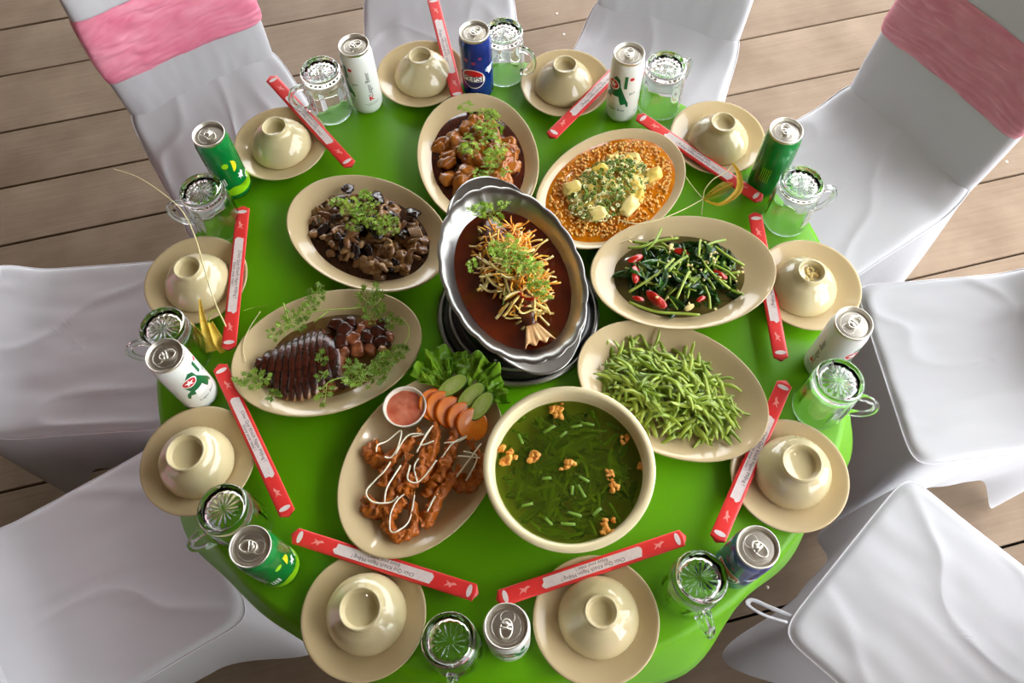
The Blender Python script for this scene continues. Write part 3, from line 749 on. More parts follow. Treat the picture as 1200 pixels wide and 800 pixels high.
for i, (a, b) in enumerate(KP):
    zc = .0228
    A, B = at(*a, zc), at(*b, zc); mid = (A + B) / 2; d = B - A
    if i == 2: mid = A + d.normalized() * LK / 2
    ang = math.atan2(d.y, d.x) + (PI if flip[i] else 0)
    t = thing('chopstick_packet', 'red paper chopstick packet ' + plabs[i], 'chopsticks', mid, ang, 'red chopstick packets')
    s = link('sleeve', PK[0], t); lb = link('printed_label', PK[1], s); link('lettering', PK[2], s); 
    for q in (-1, 1): link('white_oval', PK[3], s, xf((q * (LK / 2 - .0105), 0, 0))); link('bird_print', PK[4], s, xf((q * .098, 0, 0)))

# ------------------------------------------------------------------ food helpers
def inst(name, me, X, label, cat, group=None, parent=None):
    o = link(name, me); o.matrix_world = X
    return tag(o, label, cat, group)

def heap(protos, n, key, a, b, z0, h, name, label, cat, group, seed=1, sc_=(.85, 1.15), tilt=.35, off=(0, 0), yaw=None, shrink=.35, lift=0):
    rd = random.Random(seed); x0, y0, th = PL[key] if isinstance(key, str) else key; th = R(th)
    for i in range(n):
        t = i / max(1, n - 1); r = math.sqrt(rd.random()) * (1 - shrink * t); w = rd.uniform(0, 2 * PI)
        u, v = off[0] + a * r * math.cos(w), off[1] + b * r * math.sin(w)
        x = x0 + u * math.cos(th) - v * math.sin(th); y = y0 + u * math.sin(th) + v * math.cos(th)
        z = T + z0 + lift + h * (1 - r * r) * (.25 + .75 * t)
        ya = rd.uniform(0, 2 * PI) if yaw is None else rd.gauss(yaw[0], yaw[1])
        inst(name, rd.choice(protos), xf((x, y, z), ya, rd.uniform(-tilt, tilt), rd.uniform(-tilt, tilt), rd.uniform(*sc_)), label, cat, group)

def leaf_vf(s, seed):
    rd = random.Random(seed); pts = []
    lob = [(-78, .62), (-55, .42), (-42, .8), (-28, .62), (-12, .95), (0, .78), (12, 1.0), (28, .6), (44, .82), (56, .42), (80, .6)]
    v = [(0, 0, 0)]; f = []
    for d, r in lob:
        q = r * s * rd.uniform(.85, 1.15); a = R(d + rd.uniform(-4, 4))
        for da, k in ((-5, .86), (0, 1.0), (5, .86)):
            aa = a + R(da); v.append((q * k * math.cos(aa), q * k * math.sin(aa), s * .22 * noise.noise(Vector((q * k * math.cos(aa) / s * 1.7, math.sin(aa) * 1.7, seed))) - .12 * s * k * k * r))
    for k in range(1, len(v) - 1): f.append((0, k, k + 1))
    return v, f
def sprig(seed, L=.045, nl=5, ls=.012, lm='cilantro', u0=.15):
    rd = random.Random(seed); c = rd.uniform(-.35, .35)
    P = [(L * i / 6, c * L * (i / 6) ** 2, .004 * math.sin(PI * i / 6) + .001) for i in range(7)]
    st = G().add(tube(smooth_path(P, 2), .0007, 5)); lf = G()
    for k in range(nl):
        u = u0 + (1 - u0) * k / max(1, nl - 1); i = min(6, int(u * 6)); p = Vector(P[i]); sd = (-1) ** k
        ya = (0 if k == nl - 1 else sd * rd.uniform(.5, 1.25)); l = .25 * L * rd.uniform(.7, 1.2) if k < nl - 1 else 0
        e = p + Vector((l * math.cos(ya), l * math.sin(ya), rd.uniform(.001, .009)))
        if l: st.add(tube([p, e], .0005, 4))
        lf.add(leaf_vf(ls * rd.uniform(.75, 1.2), seed * 13 + k), 0, xf(e, ya + rd.uniform(-.4, .4), rd.uniform(-.5, .5), rd.uniform(-.5, .25)))
    return st.mesh('stem', 'stem'), lf.mesh('leaves', lm, smooth=False, fix=False)
SPR = [sprig(s, L, n, l) for s, L, n, l in ((1, .032, 11, .0105), (2, .036, 12, .010), (3, .028, 10, .0115), (4, .03, 9, .0105), (5, .024, 10, .0095))]
SPRD = [sprig(s, L, n, l, 'cilantro_dark') for s, L, n, l in ((6, .034, 10, .0105), (7, .030, 9, .0100), (8, .040, 11, .0105))]
def put_sprig(px, py, z, ang, s=1, k=0, label='', group='', dark=False, ry=0, rx=0):
    st, lf = (SPRD if dark else SPR)[k % (3 if dark else 5)]
    X = Matrix.Translation(at(px, py, z)) @ Matrix.Rotation(R(ang), 4, 'Z') @ Matrix.Rotation(ry, 4, 'Y') @ Matrix.Rotation(rx, 4, 'X') @ Matrix.Scale(s, 4) @ Matrix.Translation((-.016, 0, 0))
    o = inst('coriander_sprig', st, X, label, 'herb', group); link('leaves', lf, o)
def scatter_sprigs(spots, label, group, seed, dark=False, n=1, jit=6, s=(.7, 1.05)):
    rd = random.Random(seed)
    for px, py, z in spots:
        for k in range(n):
            put_sprig(px + rd.uniform(-jit, jit), py + rd.uniform(-jit, jit), z + .003 * k, rd.uniform(0, 360), rd.uniform(*s), rd.randrange(5), label, group, dark, rd.uniform(-.3, .2), rd.uniform(-.4, .4))

# ------------------------------------------------------------------ braised pork
pool('pork', .80, .0165, 'sauce_brown', 'dark brown sauce around the braised pork', 1)
pk = [G().add(blob((.0125, .0095, .0075), s, .28, 1.4, .72)).mesh('pork_chunk', 'pork') for s in range(5)]
pkp = [G().add(blob((.012, .009, .007), s + 9, .3, 1.4, .65)).mesh('pork_chunk', 'pork_pale') for s in range(3)]
heap(pk, 72, 'pork', .102, .074, .015, .022, 'pork_chunk', 'brown braised pork chunk in sauce', 'pork', 'braised pork chunks', 21, (.85, 1.45), .5, shrink=.15)
heap(pkp, 34, 'pork', .09, .062, .020, .020, 'pork_chunk', 'pale orange braised pork chunk near the coriander', 'pork', 'pale pork chunks', 22, (.8, 1.2), .5, off=(-.01, -.015))
sq = []
for s in range(3):
    rd = random.Random(s); P = [(.011 * math.cos(a), .008 * math.sin(a), .0015 * math.sin(a * 2)) for a in [R(d) for d in range(-20, 230, 22)]]
    sq.append(G().add(tube(P, [.0022 + .0014 * math.sin(PI * i / (len(P) - 1)) for i in range(len(P))], 8)).mesh('squid_ring', 'squid'))
heap(sq, 12, 'pork', .04, .018, .024, .012, 'squid_strip', 'curled orange meat strip at the right of the pork', 'meat', 'curled strips on the pork', 23, (.8, 1.2), .6, off=(-.005, -.048))
sp = [(555, 131, .042), (562, 136, .042), (575, 134, .042), (583, 142, .04), (560, 150, .044), (570, 152, .046), (582, 156, .044), (552, 163, .044), (563, 166, .048), (576, 166, .047), (588, 168, .042), (545, 176, .042), (560, 180, .046), (572, 182, .046), (584, 180, .044), (568, 192, .046), (578, 198, .044), (590, 202, .040), (563, 204, .042), (584, 192, .044), (572, 140, .043), (566, 158, .047)]
scatter_sprigs(sp, 'light green coriander sprig on the braised pork', 'coriander on the pork', 31, n=1, jit=4, s=(.55, .8))

# ------------------------------------------------------------------ tofu in orange sauce
pool('tofu', .88, .0225, 'sauce_orange', 'orange chilli sauce around the tofu', 2)
tf = [G().add(blob((.0115, .010, .006), s, .38, 1.7, .55)).mesh('tofu_cube', 'tofu') for s in range(4)]
heap(tf, 64, 'tofu', .092, .058, .018, .018, 'tofu_cube', 'soft yellow tofu cube in orange sauce', 'tofu', 'tofu cubes', 41, (.75, 1.35), .6, shrink=.2)
for px, py, a, s, wl in ((698, 250, 10, 1.35, 'at the near side, closest to the fish pan'), (737, 242, 40, 1.4, 'at the near right, closest to the spinach'), (670, 220, 20, 1.3, 'at the left end of the orange dish'), (702, 200, 35, 1.2, 'at the far side of the orange dish'), (765, 205, 15, 1.25, 'at the right end of the orange dish'), (712, 222, 70, 1.2, 'in the middle of the orange dish')):
    inst('tofu_cube', tf[int(px) % 4], xf(at(px, py, .0335), R(a), .3, -.25, (s * 1.05, s * .85, s * .75)), 'large yellow tofu piece ' + wl, 'tofu', 'large tofu pieces on top')
rd = random.Random(4); gm = G(); gs = G(); gw = G(); tx0, ty0, tth = PL['tofu']; tth = R(tth)
def tloc(u, v, z): return (tx0 + u * math.cos(tth) - v * math.sin(tth), ty0 + u * math.sin(tth) + v * math.cos(tth), T + z)
for k in range(1300):
    r, w = math.sqrt(rd.random()), rd.uniform(0, 6.28); u, v = .122 * r * math.cos(w), .086 * r * math.sin(w); s = rd.uniform(.0014, .0036)
    gm.add(blob((s, s * .9, s * .7), k % 17, .3, 2, n=1), 0, xf(tloc(u, v, .0228 + .012 * (1 - r * r) * rd.random()), w))
for k in range(420):
    r, w = math.sqrt(rd.random()) ** 1.0, rd.uniform(0, 6.28); u, v = -.008 + .084 * r * math.cos(w), .052 * r * math.sin(w); s = rd.uniform(.0016, .0034)
    q = (gw if k % 3 == 0 else gs)
    P = [(s * math.cos(2 * PI * j / 8), s * math.sin(2 * PI * j / 8), 0) for j in range(8)]
    q.add(tube(P, s * .42, 5, closed=True), 0, xf(tloc(u, v, .030 + .017 * (1 - r * r) * rd.uniform(.6, 1)), w, rd.uniform(-.8, .8), rd.uniform(-.8, .8)))
tag(gm.obj('minced_meat', 'mince'), 'fine golden minced meat scattered through the orange sauce', 'minced meat', kind='stuff')
tag(gs.obj('chopped_scallion', 'scallion'), 'chopped green scallion rings scattered over the tofu', 'scallion', kind='stuff')
tag(gw.obj('chopped_scallion', 'scallion_white'), 'pale chopped scallion bits scattered over the tofu', 'scallion', kind='stuff')

# ------------------------------------------------------------------ mushrooms
pool('mushroom', .78, .0150, 'sauce_mush', 'thin brown gravy under the mushrooms', 3)
def cap_slice(seed, m):
    rd = random.Random(seed); P = [(.013 * math.cos(a), .010 * math.sin(a), .002 * math.sin(a * 3 + seed)) for a in [R(d) for d in range(10, 185, 14)]]
    g = G().add(tube(P, [.0025 + .003 * math.sin(PI * i / (len(P) - 1)) for i in range(len(P))], 8, flat=.6), 0)
    g.add(tube([(0, .008, 0), (.001, -.001, .001), (.0, -.010, 0)], [.0042, .003, .0036], 8, flat=.6), 0)
    return g.mesh('mushroom_slice', m)
ms = [cap_slice(s, 'mush_pale') for s in range(3)] + [cap_slice(s + 5, 'mush_brown') for s in range(2)]
mb = [G().add(blob((.012, .009, .005), s + 20, .35, 1.6)).mesh('mushroom_piece', 'mush_brown') for s in range(4)]
md = [G().add(blob((.013, .010, .0045), s + 30, .4, 1.8)).mesh('mushroom_cap', 'mush_dark') for s in range(3)]
mp_ = [G().add(blob((.0085, .0065, .005), s + 50, .2, 1.3)).mesh('mushroom_piece', 'mush_pale') for s in range(3)]
heap(mb, 85, 'mushroom', .110, .072, .014, .018, 'mushroom_piece', 'glossy brown mushroom piece in gravy', 'mushroom', 'brown mushroom pieces', 51, (.8, 1.3), .6, shrink=.1)
heap(md, 26, 'mushroom', .100, .068, .020, .016, 'dark_mushroom', 'dark brown mushroom cap in gravy', 'mushroom', 'dark mushroom caps', 52, (.7, 1.2), .7, shrink=.15)
heap(ms, 44, 'mushroom', .106, .070, .022, .014, 'mushroom_slice', 'tan sliced mushroom with stem in gravy', 'mushroom', 'mushroom slices', 53, (.75, 1.2), .7, shrink=.1)
heap(mp_, 26, 'mushroom', .098, .06, .024, .012, 'mushroom_piece', 'small pale mushroom piece in gravy', 'mushroom', 'pale mushroom pieces', 54, (.7, 1.15), .7, shrink=.1)
ex = []
for k in range(7): ex.append(tube(smooth_path([(-.016 + k * .001, k * .0022 - .007, 0), (0, k * .0026 - .008, .004), (.017, k * .002 - .006, .001)], 3), [.0016] * 7, 6))
g = G()
for q in ex: g.add(q)
inst('oyster_mushroom', g.mesh('oyster_mushroom', 'mush_pale'), xf(at(486, 272, .030), R(110), 0, .2, 1.1), 'pale ribbed oyster mushroom at the right of the mushroom dish', 'mushroom')
for px, py, s, lab in ((484, 249, 1.1, 'shiny dark mushroom cap nearest the fish pan'), (442, 232, 1.2, 'dark mushroom cap behind the coriander'), (408, 221, .9, 'small dark mushroom cap at the far end of the dish')):
    inst('dark_mushroom', md[px % 3], xf(at(px, py, .032), R(px), .3, .3, s), lab, 'mushroom')
sp = [(x, y, .042) for x, y in ((425, 228), (432, 236), (415, 240), (402, 243), (424, 246), (436, 249), (445, 243), (412, 252), (428, 258), (440, 258), (452, 255), (460, 262), (420, 268), (434, 268), (455, 270), (463, 276), (398, 238), (446, 265), (430, 240), (420, 250), (450, 262))]
scatter_sprigs(sp, 'light green coriander sprig on the mushrooms', 'coriander on the mushrooms', 61, jit=4, s=(.55, .8))

# ------------------------------------------------------------------ water spinach
pool('spinach', .74, .0215, 'sauce_green', 'olive green juices under the water spinach', 4)
def crinkle(seed):
    rd = random.Random(seed); L, W = rd.uniform(.04, .06), rd.uniform(.013, .02)
    def fn(u, v):
        w = W * math.sin(PI * min(1, max(.02, u * .96 + .02))) ** .6 * (v - .5)
        return (L * (u - .5), w, .005 * math.sin(u * 5 + seed) + .006 * noise.noise(Vector((u * 4, v * 3, seed * 3.3))) + .003 * math.cos(v * 9))
    return G().add(sheet(fn, 14, 6)).mesh('spinach_leaf', 'spin_leaf', fix=False)
sl_ = [crinkle(s) for s in range(6)]
def spstem(seed, L, r=.0024):
    rd = random.Random(seed); c = rd.uniform(-.3, .3)
    P = [(L * (i / 8 - .5), c * L * ((i / 8 - .5) ** 2), .004 * math.sin(PI * i / 8)) for i in range(9)]
    return G().add(tube(P, [r * (1 - .25 * i / 8) for i in range(9)], 8)).mesh('spinach_stem', 'spin_stem')
ss = [spstem(s, L) for s, L in enumerate((.045, .055, .065, .05, .038))]
heap(sl_, 95, 'spinach', .096, .066, .0195, .024, 'water_spinach', 'dark wilted water spinach leaf in the stir fry', 'leaf', 'water spinach leaves', 71, (.8, 1.2), .7)
heap(ss, 64, 'spinach', .090, .058, .024, .020, 'water_spinach_shoot', 'bright green water spinach stem in the stir fry', 'stem', 'water spinach stems', 72, (.7, 1.1), .35)
def stem_between(pts, r, m, name, label, cat, group=None):
    P = smooth_path([at(p[0], p[1], p[2] + .007) for p in pts], 4); o = P[0].copy(); g = G().add(tube([p - o for p in P], r, 8)); ob = g.obj(name, m); ob.location = o
    return tag(ob, label, cat, group)
for pts in ([(775, 268, .03), (768, 282, .036), (757, 293, .03)], [(736, 290, .028), (752, 289, .034), (772, 282, .034), (795, 279, .032)], [(821, 281, .036), (819, 296, .04), (817, 313, .036)], [(838, 289, .036), (853, 300, .036), (872, 311, .03)],
            [(820, 301, .04), (830, 315, .04), (845, 330, .036), (855, 338, .03)], [(838, 311, .04), (852, 318, .038), (862, 327, .032)], [(737, 342, .026), (755, 331, .034), (773, 319, .04), (790, 303, .042)], [(737, 354, .024), (755, 361, .026), (775, 366, .026), (798, 367, .026), (820, 369, .024)],
            [(793, 350, .036), (800, 333, .042), (808, 318, .042)], [(808, 329, .042), (818, 324, .042), (828, 317, .04)], [(850, 281, .03), (836, 284, .034), (824, 290, .036)], [(856, 339, .028), (865, 343, .026), (871, 345, .024)], [(832, 362, .026), (831, 348, .032), (826, 335, .038)],
            [(783, 318, .042), (795, 306, .042), (806, 300, .042)], [(742, 283, .028), (755, 285, .03), (760, 284, .03)]):
    stem_between(pts, .0023, 'spin_stem', 'water_spinach_shoot', 'long bright stem lying on top of the water spinach', 'stem', 'long stems on top')
def chili_me(s):
    def rfun(t, z, r): return 1
    return G().add(blob((.016, .0065, .0035), s, .25, 1.3)).mesh('chili_slice', 'chili')
ch = [chili_me(s) for s in range(3)]
for px, py, a, s, lab in ((801, 296, -15, 1.0, 'red chilli slice on top of the water spinach'), (769, 351, -50, 1.25, 'large red chilli slice at the near side of the spinach'), (745, 321, 80, 1.1, 'red chilli slice standing at the left of the spinach'),
                          (745, 303, 20, .9, 'orange red chilli slice at the far left of the spinach'), (844, 322, -40, .8, 'small red chilli slice at the right of the spinach'), (748, 350, -20, .6, 'smallest red chilli slice in the spinach'), (822, 350, 30, .6, 'dark red chilli slice under the spinach stems')):
    inst('chili_slice', ch[px % 3], xf(at(px, py, .042), R(a), .3, .1, s), lab, 'chilli')
rd = random.Random(9)
gb = [G().add(blob((.0026, .0018, .0014), s, .4, 2, n=2)).mesh('garlic_bit', 'garlic') for s in range(3)]
for k in range(46):
    px, py = rd.gauss(800, 34), rd.gauss(315, 22)
    px = min(862, max(738, px))
    if k < 12: px, py = 835 + rd.uniform(-12, 12), 300 + rd.uniform(-6, 8)
    elif k < 20: px, py = 868 + rd.uniform(-8, 4), 325 + rd.uniform(-14, 16)
    inst('garlic_bit', gb[k % 3], xf(at(px, py, .048 if abs(px - 805) < 45 else .036), rd.uniform(0, 6), .3, .3, rd.uniform(.7, 1.2)), 'tiny chopped garlic bit scattered on the water spinach', 'garlic', 'garlic bits')
inst('garlic_clove', G().add(blob((.009, .0045, .003), 3, .2, 1.3)).mesh('garlic_clove', 'garlic'), xf(at(808, 360, .040), R(25), .2, 0), 'pale garlic slice at the near side of the spinach', 'garlic')
inst('garlic_clove', G().add(blob((.007, .004, .003), 5, .2, 1.3)).mesh('garlic_clove', 'garlic'), xf(at(786, 289, .047), R(60), .2, 0), 'pale garlic slice at the far side of the spinach', 'garlic')

# ------------------------------------------------------------------ green beans
def bean_me(seed):
    rd = random.Random(seed); L = rd.uniform(.040, .068); c = rd.uniform(-.45, .45); n = 12
    P = [(L * (i / n - .5), c * L * ((i / n - .5) ** 2), .003 * math.sin(i * .7 + seed)) for i in range(n + 1)]
    return G().add(tube(P, [.0036 * max(.16, math.sin(PI * (i + .35) / (n + .7)) ** .55) * (1 + .08 * math.sin(i * 1.9)) for i in range(n + 1)], 7, flat=.5)).mesh('bean_strip', 'bean')
bn = [bean_me(s) for s in range(9)]
heap(bn, 130, 'beans', .120, .078, .014, .022, 'bean_strip', 'thin sliced green bean in the heap', 'green bean', 'sliced green beans', 81, (.85, 1.15), .3, yaw=(R(120), .9), shrink=.15)
heap(bn, 160, 'beans', .110, .068, .018, .028, 'bean_strip', 'thin sliced green bean in the heap', 'green bean', 'sliced green beans', 82, (.8, 1.15), .4, yaw=(R(130), .75), off=(-.003, .004))

# ------------------------------------------------------------------ roast duck
pool('duck', .66, .0112, 'sauce_duck', 'thin brown glaze under the roast duck', 6)
def duck_slice(seed, L):
    rd = random.Random(seed); n = 16; v = []; f = []; m = 12
    for i in range(n + 1):
        u = i / n; y = L * (u - .5); bend = -.012 * (2 * u - 1) ** 2; e = max(.14, (1 - abs(2 * u - 1) ** 3.2)) ** .6
        for k in range(m):
            t = 2 * PI * k / m; q = 1 + .16 * noise.noise(Vector((u * 5, math.cos(t), seed + math.sin(t))))
            v.append((bend + .0050 * e * math.cos(t) * q, y, .0150 * e * math.sin(t) * q))
    g = G()
    for i in range(n):
        for k in range(m):
            t = 2 * PI * (k + .5) / m
            g.f.append((i * m + k, i * m + (k + 1) % m, (i + 1) * m + (k + 1) % m, (i + 1) * m + k)); g.m.append(1 if math.sin(t) > .15 else (2 if i < 2 and math.sin(t) < .4 else 0))
    g.v = v; g.f += [tuple(range(m - 1, -1, -1)), tuple(n * m + k for k in range(m))]; g.m += [2, 2]
    return g.mesh('duck_slice', ['duck', 'duck_skin', 'duck_fat'])
ds = [((312, 416), (306, 436)), ((321, 408), (313, 446)), ((330, 404), (321, 454)), ((338, 400), (329, 460)), ((346, 397), (338, 463)), ((353, 393), (347, 464)), ((360, 390), (355, 463)), ((367, 387), (363, 461)), ((374, 385), (372, 458)), ((381, 384), (380, 452)), ((387, 386), (389, 446)), ((393, 390), (397, 440))]
for i, (a, b) in enumerate(ds):
    z = .028; A, B = at(*a, z), at(*b, z); d = A - B; L = d.length * 1.08
    rz = math.atan2(d.y, d.x) - PI / 2
    X = Matrix.Translation((A + B) / 2 + Vector((0, 0, -.004 + .004 * math.sin(PI * i / 11)))) @ Matrix.Rotation(rz, 4, 'Z') @ Matrix.Rotation(R(-57), 4, 'Y')
    inst('duck_slice', duck_slice(i, L), X, 'glazed dark brown duck slice, %s from the left in the fanned row' % ('first', 'second', 'third', 'fourth', 'fifth', 'sixth', 'seventh', 'eighth', 'ninth', 'tenth', 'eleventh', 'twelfth')[i], 'duck', 'fanned duck slices')
dk = [G().add(blob((.016, .013, .010), s + 70, .35, 1.5)).mesh('duck_piece', 'duck_skin') for s in range(3)] + [G().add(blob((.015, .011, .009), s + 80, .35, 1.5)).mesh('duck_piece', 'duck') for s in range(3)]
for i, (px, py, s, a) in enumerate(((396, 381, 1.0, 0), (407, 388, 1.1, 40), (403, 400, 1.15, 80), (416, 398, 1.1, 20), (424, 386, 1.0, 60), (436, 380, 1.0, 10), (432, 394, 1.1, 100), (444, 390, .95, 50), (447, 402, .9, 30), (420, 408, 1.05, 70), (404, 412, .9, 15), (434, 408, .9, 90), (411, 376, .8, 120), (448, 380, .7, 0), (400, 448, .8, 0), (390, 452, .75, 40), (456, 395, .7, 80))):
    inst('duck_piece', dk[i % 6], xf(at(px, py, .020), R(a), .2, .2, s), 'glossy brown chunk of roast duck right of the fanned slices', 'duck', 'roast duck chunks')
inst('duck_bone', G().add(blob((.007, .006, .006), 2, .2, 1.4)).mesh('bone_end', 'duck_fat'), xf(at(448, 409, .027), 0, 0, 0, 1), 'pale bone end at the right of the duck', 'duck bone')
for i, (px, py) in enumerate(((337, 460), (346, 461), (355, 457), (328, 457))):
    inst('duck_fat_piece', G().add(blob((.0055, .0045, .004), i + 5, .25, 1.4)).mesh('fat_end', 'duck_fat'), xf(at(px, py, .016)), 'pale fatty end of a duck slice at the near side', 'duck fat', 'pale fat ends')
for k, (px, py, a, s) in enumerate(((291, 446, 160, .8), (298, 452, 200, .8), (305, 450, 60, .7), (318, 464, 330, .7), (333, 385, 100, .9), (345, 380, 140, .8), (356, 372, 60, .8), (366, 362, 80, .8), (372, 352, 110, .9), (352, 384, 30, .7), (322, 395, 150, .7), (430, 352, 80, 1.0), (440, 362, 40, 1.0), (448, 372, 10, .9), (436, 372, 120, .8), (458, 380, 330, .8),
                                    (418, 430, 200, .9), (428, 436, 240, 1.0), (440, 430, 300, .9), (452, 424, 20, 1.0), (462, 420, 60, .8), (424, 446, 170, 1.0), (440, 444, 0, .9), (412, 442, 90, .7), (377, 425, 60, .7), (380, 440, 250, .7), (384, 458, 280, .9), (466, 412, 340, .7), (300, 442, 30, .8), (448, 436, 120, .9))):
    put_sprig(px, py, .030 if 300 < px < 470 else .026, a, s, k, 'coriander sprig garnishing the roast duck', 'coriander on the duck', True, -.15)
def strand(pts, r, m, name, label, cat, group=None, flat=1):
    P = smooth_path([at(*p) for p in pts], 6); o = P[0].copy(); ob = G().add(tube([p - o for p in P], r, 6, flat=flat)).obj(name, m); ob.location = o
    return tag(ob, label, cat, group)
strand([(352, 368, .034), (375, 364, .038), (400, 362, .038), (428, 360, .036)], .0009, 'stem', 'coriander_sprig', 'thin coriander stalk along the far side of the duck', 'herb stalk')
strand([(378, 455, .036), (386, 447, .04), (398, 443, .04), (408, 442, .036)], .0009, 'stem', 'coriander_sprig', 'thin arched coriander stalk at the near side of the duck', 'herb stalk')
strand([(470, 372, .034), (478, 382, .036), (478, 395, .034), (470, 407, .034), (460, 414, .034)], .0009, 'stem', 'coriander_sprig', 'looping coriander stalk at the right of the duck', 'herb stalk')
strand([(368, 377, .034), (376, 371, .038), (384, 365, .036)], .0012, 'stem', 'coriander_sprig', 'short pale coriander stalk above the duck', 'herb stalk')
strand([(332, 355, .04), (335, 366, .036), (338, 377, .032)], .0012, 'stem', 'coriander_sprig', 'upright coriander stalk at the far left of the duck', 'herb stalk')
strand([(305, 365, .032), (292, 385, .031), (285, 405, .030), (288, 425, .026)], .0006, 'straw', 'coriander_sprig', 'hair-thin coriander stalk on the left rim of the duck plate', 'herb stalk')

# ------------------------------------------------------------------ prawns
def cp(x, y, z): return (390 + x / 3.138, 405 + y / 3.138, z)      # survey of the prawn platter
def prawn(pts, rad, seed, label):
    P = smooth_path([at(*cp(*p)) for p in pts], 9); o = P[0].copy(); n = len(P); m = 20; rad *= 1.28; v = []; f = []
    base = tube([p - o for p in P], [rad * (1.12 - .5 * i / (n - 1)) * (1 + .1 * math.sin(i * .7)) * (.55 if i == 0 else 1) for i in range(n)], m)
    vs = []
    for i, p in enumerate(base[0]):
        p = Vector(p); c = P[i // m] - o; q = 1 + .5 * noise.noise((p + o) * 150) + .35 * noise.noise((p + o) * 380)
        vs.append(c + (p - c) * q)
    g = G().add((vs, base[1])); ob = g.obj('fried_prawn', 'shrimp'); ob.location = o
    tag(ob, label, 'prawn', 'fried prawns')
    d = (P[-1] - P[-3]).normalized(); s = Vector((-d.y, d.x, 0)); tg = G()
    for k in (-1, 0, 1):
        def fn(u, w, k=k): return (P[-1] - o) + d * (.014 * u) + s * ((k * .0045 + (w - .5) * .005) * u + (w - .5) * .002) + Vector((0, 0, .002 * u + .001 * math.cos(w * 6)))
        tg.add(sheet(fn, 5, 4))
    tl = tg.obj('tail_fan', 'shell', ob); md_ = tl.modifiers.new('thickness', 'SOLIDIFY'); md_.thickness = .0008
prawn([(262, 560, .024), (215, 610, .022), (202, 655, .022), (232, 700, .022), (285, 690, .022), (303, 640, .024), (292, 575, .028)], .0075, 1, 'fried prawn curled in a ring at the near tip of the platter')
prawn([(150, 560, .022), (128, 590, .020), (165, 612, .020), (205, 570, .024), (238, 500, .030), (268, 430, .034)], .0082, 2, 'fried prawn at the left of the platter')
prawn([(175, 370, .024), (140, 388, .022), (150, 420, .022), (200, 418, .026), (255, 380, .032), (300, 345, .034)], .0082, 3, 'fried prawn below the dipping sauce cup')
prawn([(330, 650, .020), (345, 640, .022), (365, 600, .026), (395, 545, .030), (430, 495, .032), (450, 470, .032)], .0078, 4, 'fried prawn right of the ring shaped one')
prawn([(455, 470, .024), (460, 505, .022), (500, 510, .022), (535, 480, .026), (542, 430, .030), (520, 380, .032)], .0085, 5, 'fried prawn at the right next to the soup bowl')
prawn([(320, 500, .026), (345, 450, .032), (365, 390, .036), (376, 330, .034), (378, 285, .032)], .0078, 6, 'fried prawn upright in the middle of the platter')
prawn([(255, 545, .026), (285, 500, .032), (320, 470, .036), (335, 420, .036), (330, 380, .034)], .008, 7, 'fried prawn in the middle left of center')
prawn([(385, 500, .026), (405, 450, .032), (430, 390, .034), (448, 330, .034), (452, 295, .03)], .0078, 8, 'fried prawn below the tomato slices')
prawn([(185, 520, .020), (195, 470, .026), (210, 430, .030), (240, 390, .032), (300, 335, .032)], .0072, 9, 'fried prawn partly hidden left of the middle')
prawn([(350, 560, .020), (365, 520, .024), (385, 470, .026), (420, 430, .026)], .008, 10, 'dark fried prawn low in the middle')
mz = .042
for i, pts in enumerate([[(160, 390), (165, 365), (200, 350), (250, 312), (240, 370), (215, 410), (190, 408)], [(222, 410), (190, 460), (150, 500), (122, 540), (150, 575), (212, 575), (240, 553)], [(190, 575), (200, 520), (250, 440)],
                         [(270, 540), (235, 570), (212, 620), (212, 680), (240, 680), (282, 640), (300, 548)], [(285, 440), (275, 490), (310, 502), (345, 470), (382, 420)], [(347, 610), (380, 550), (437, 480), (395, 480)],
                         [(308, 392), (340, 330), (368, 295), (325, 362), (372, 350)], [(400, 412), (440, 360), (492, 332), (460, 352), (408, 357)], [(455, 482), (500, 420), (545, 360)], [(460, 405), (542, 412)], [(480, 388), (530, 410), (490, 496)], [(230, 400), (275, 330), (335, 325), (290, 335)], [(310, 500), (300, 440), (330, 400)], [(352, 600), (372, 560), (415, 495)]]):
    zz = .034 if i in (3, 5, 13) else mz
    if i == 1: zz = .036
    strand([cp(x, y, zz + .003 * math.sin(j * 2.1)) for j, (x, y) in enumerate(pts)], .00125, 'mayo', 'mayonnaise_line', 'thin drizzled line of white mayonnaise over the prawns', 'mayonnaise', 'mayonnaise drizzle lines')
# lettuce, cucumber, tomato
def lettuce(px0, py0, ang, L, W, seed, label):
    rd = random.Random(seed); b = at(px0, py0, .020)
    def fn(u, v):
        a = (v - .5) * W; r = L * (.12 + .88 * u); rf = 1 + (.07 * math.sin(v * 11 + seed) + .04 * math.sin(v * 37 + seed)) * u
        e2 = sstep(.55, 1, u); z = .006 + .016 * u + .009 * e2 * math.sin(v * 26 + 2 * math.sin(v * 9) + seed) + .004 * e2 * math.sin(v * 61 + seed) + .010 * noise.noise(Vector((u * 3, v * 5, seed))) + .004 * noise.noise(Vector((u * 9, v * 14, seed)))
        return (r * rf * math.cos(a), r * rf * math.sin(a), z)
    ob = G().add(sheet(fn, 26, 130)).obj('lettuce', 'lettuce', fix=False); ob.location = b; ob.rotation_euler = (0, 0, R(ang))
    tag(ob, label, 'lettuce', 'lettuce leaves'); s = ob.modifiers.new('thickness', 'SOLIDIFY'); s.thickness = .0006
lettuce(530, 462, 92, .070, 2.3, 1, 'ruffled green lettuce leaf behind the sauce cup'); lettuce(545, 470, 40, .066, 1.9, 2, 'ruffled green lettuce leaf next to the soup bowl'); lettuce(530, 462, 125, .05, 1.3, 3, 'small ruffled lettuce leaf under the cucumber')
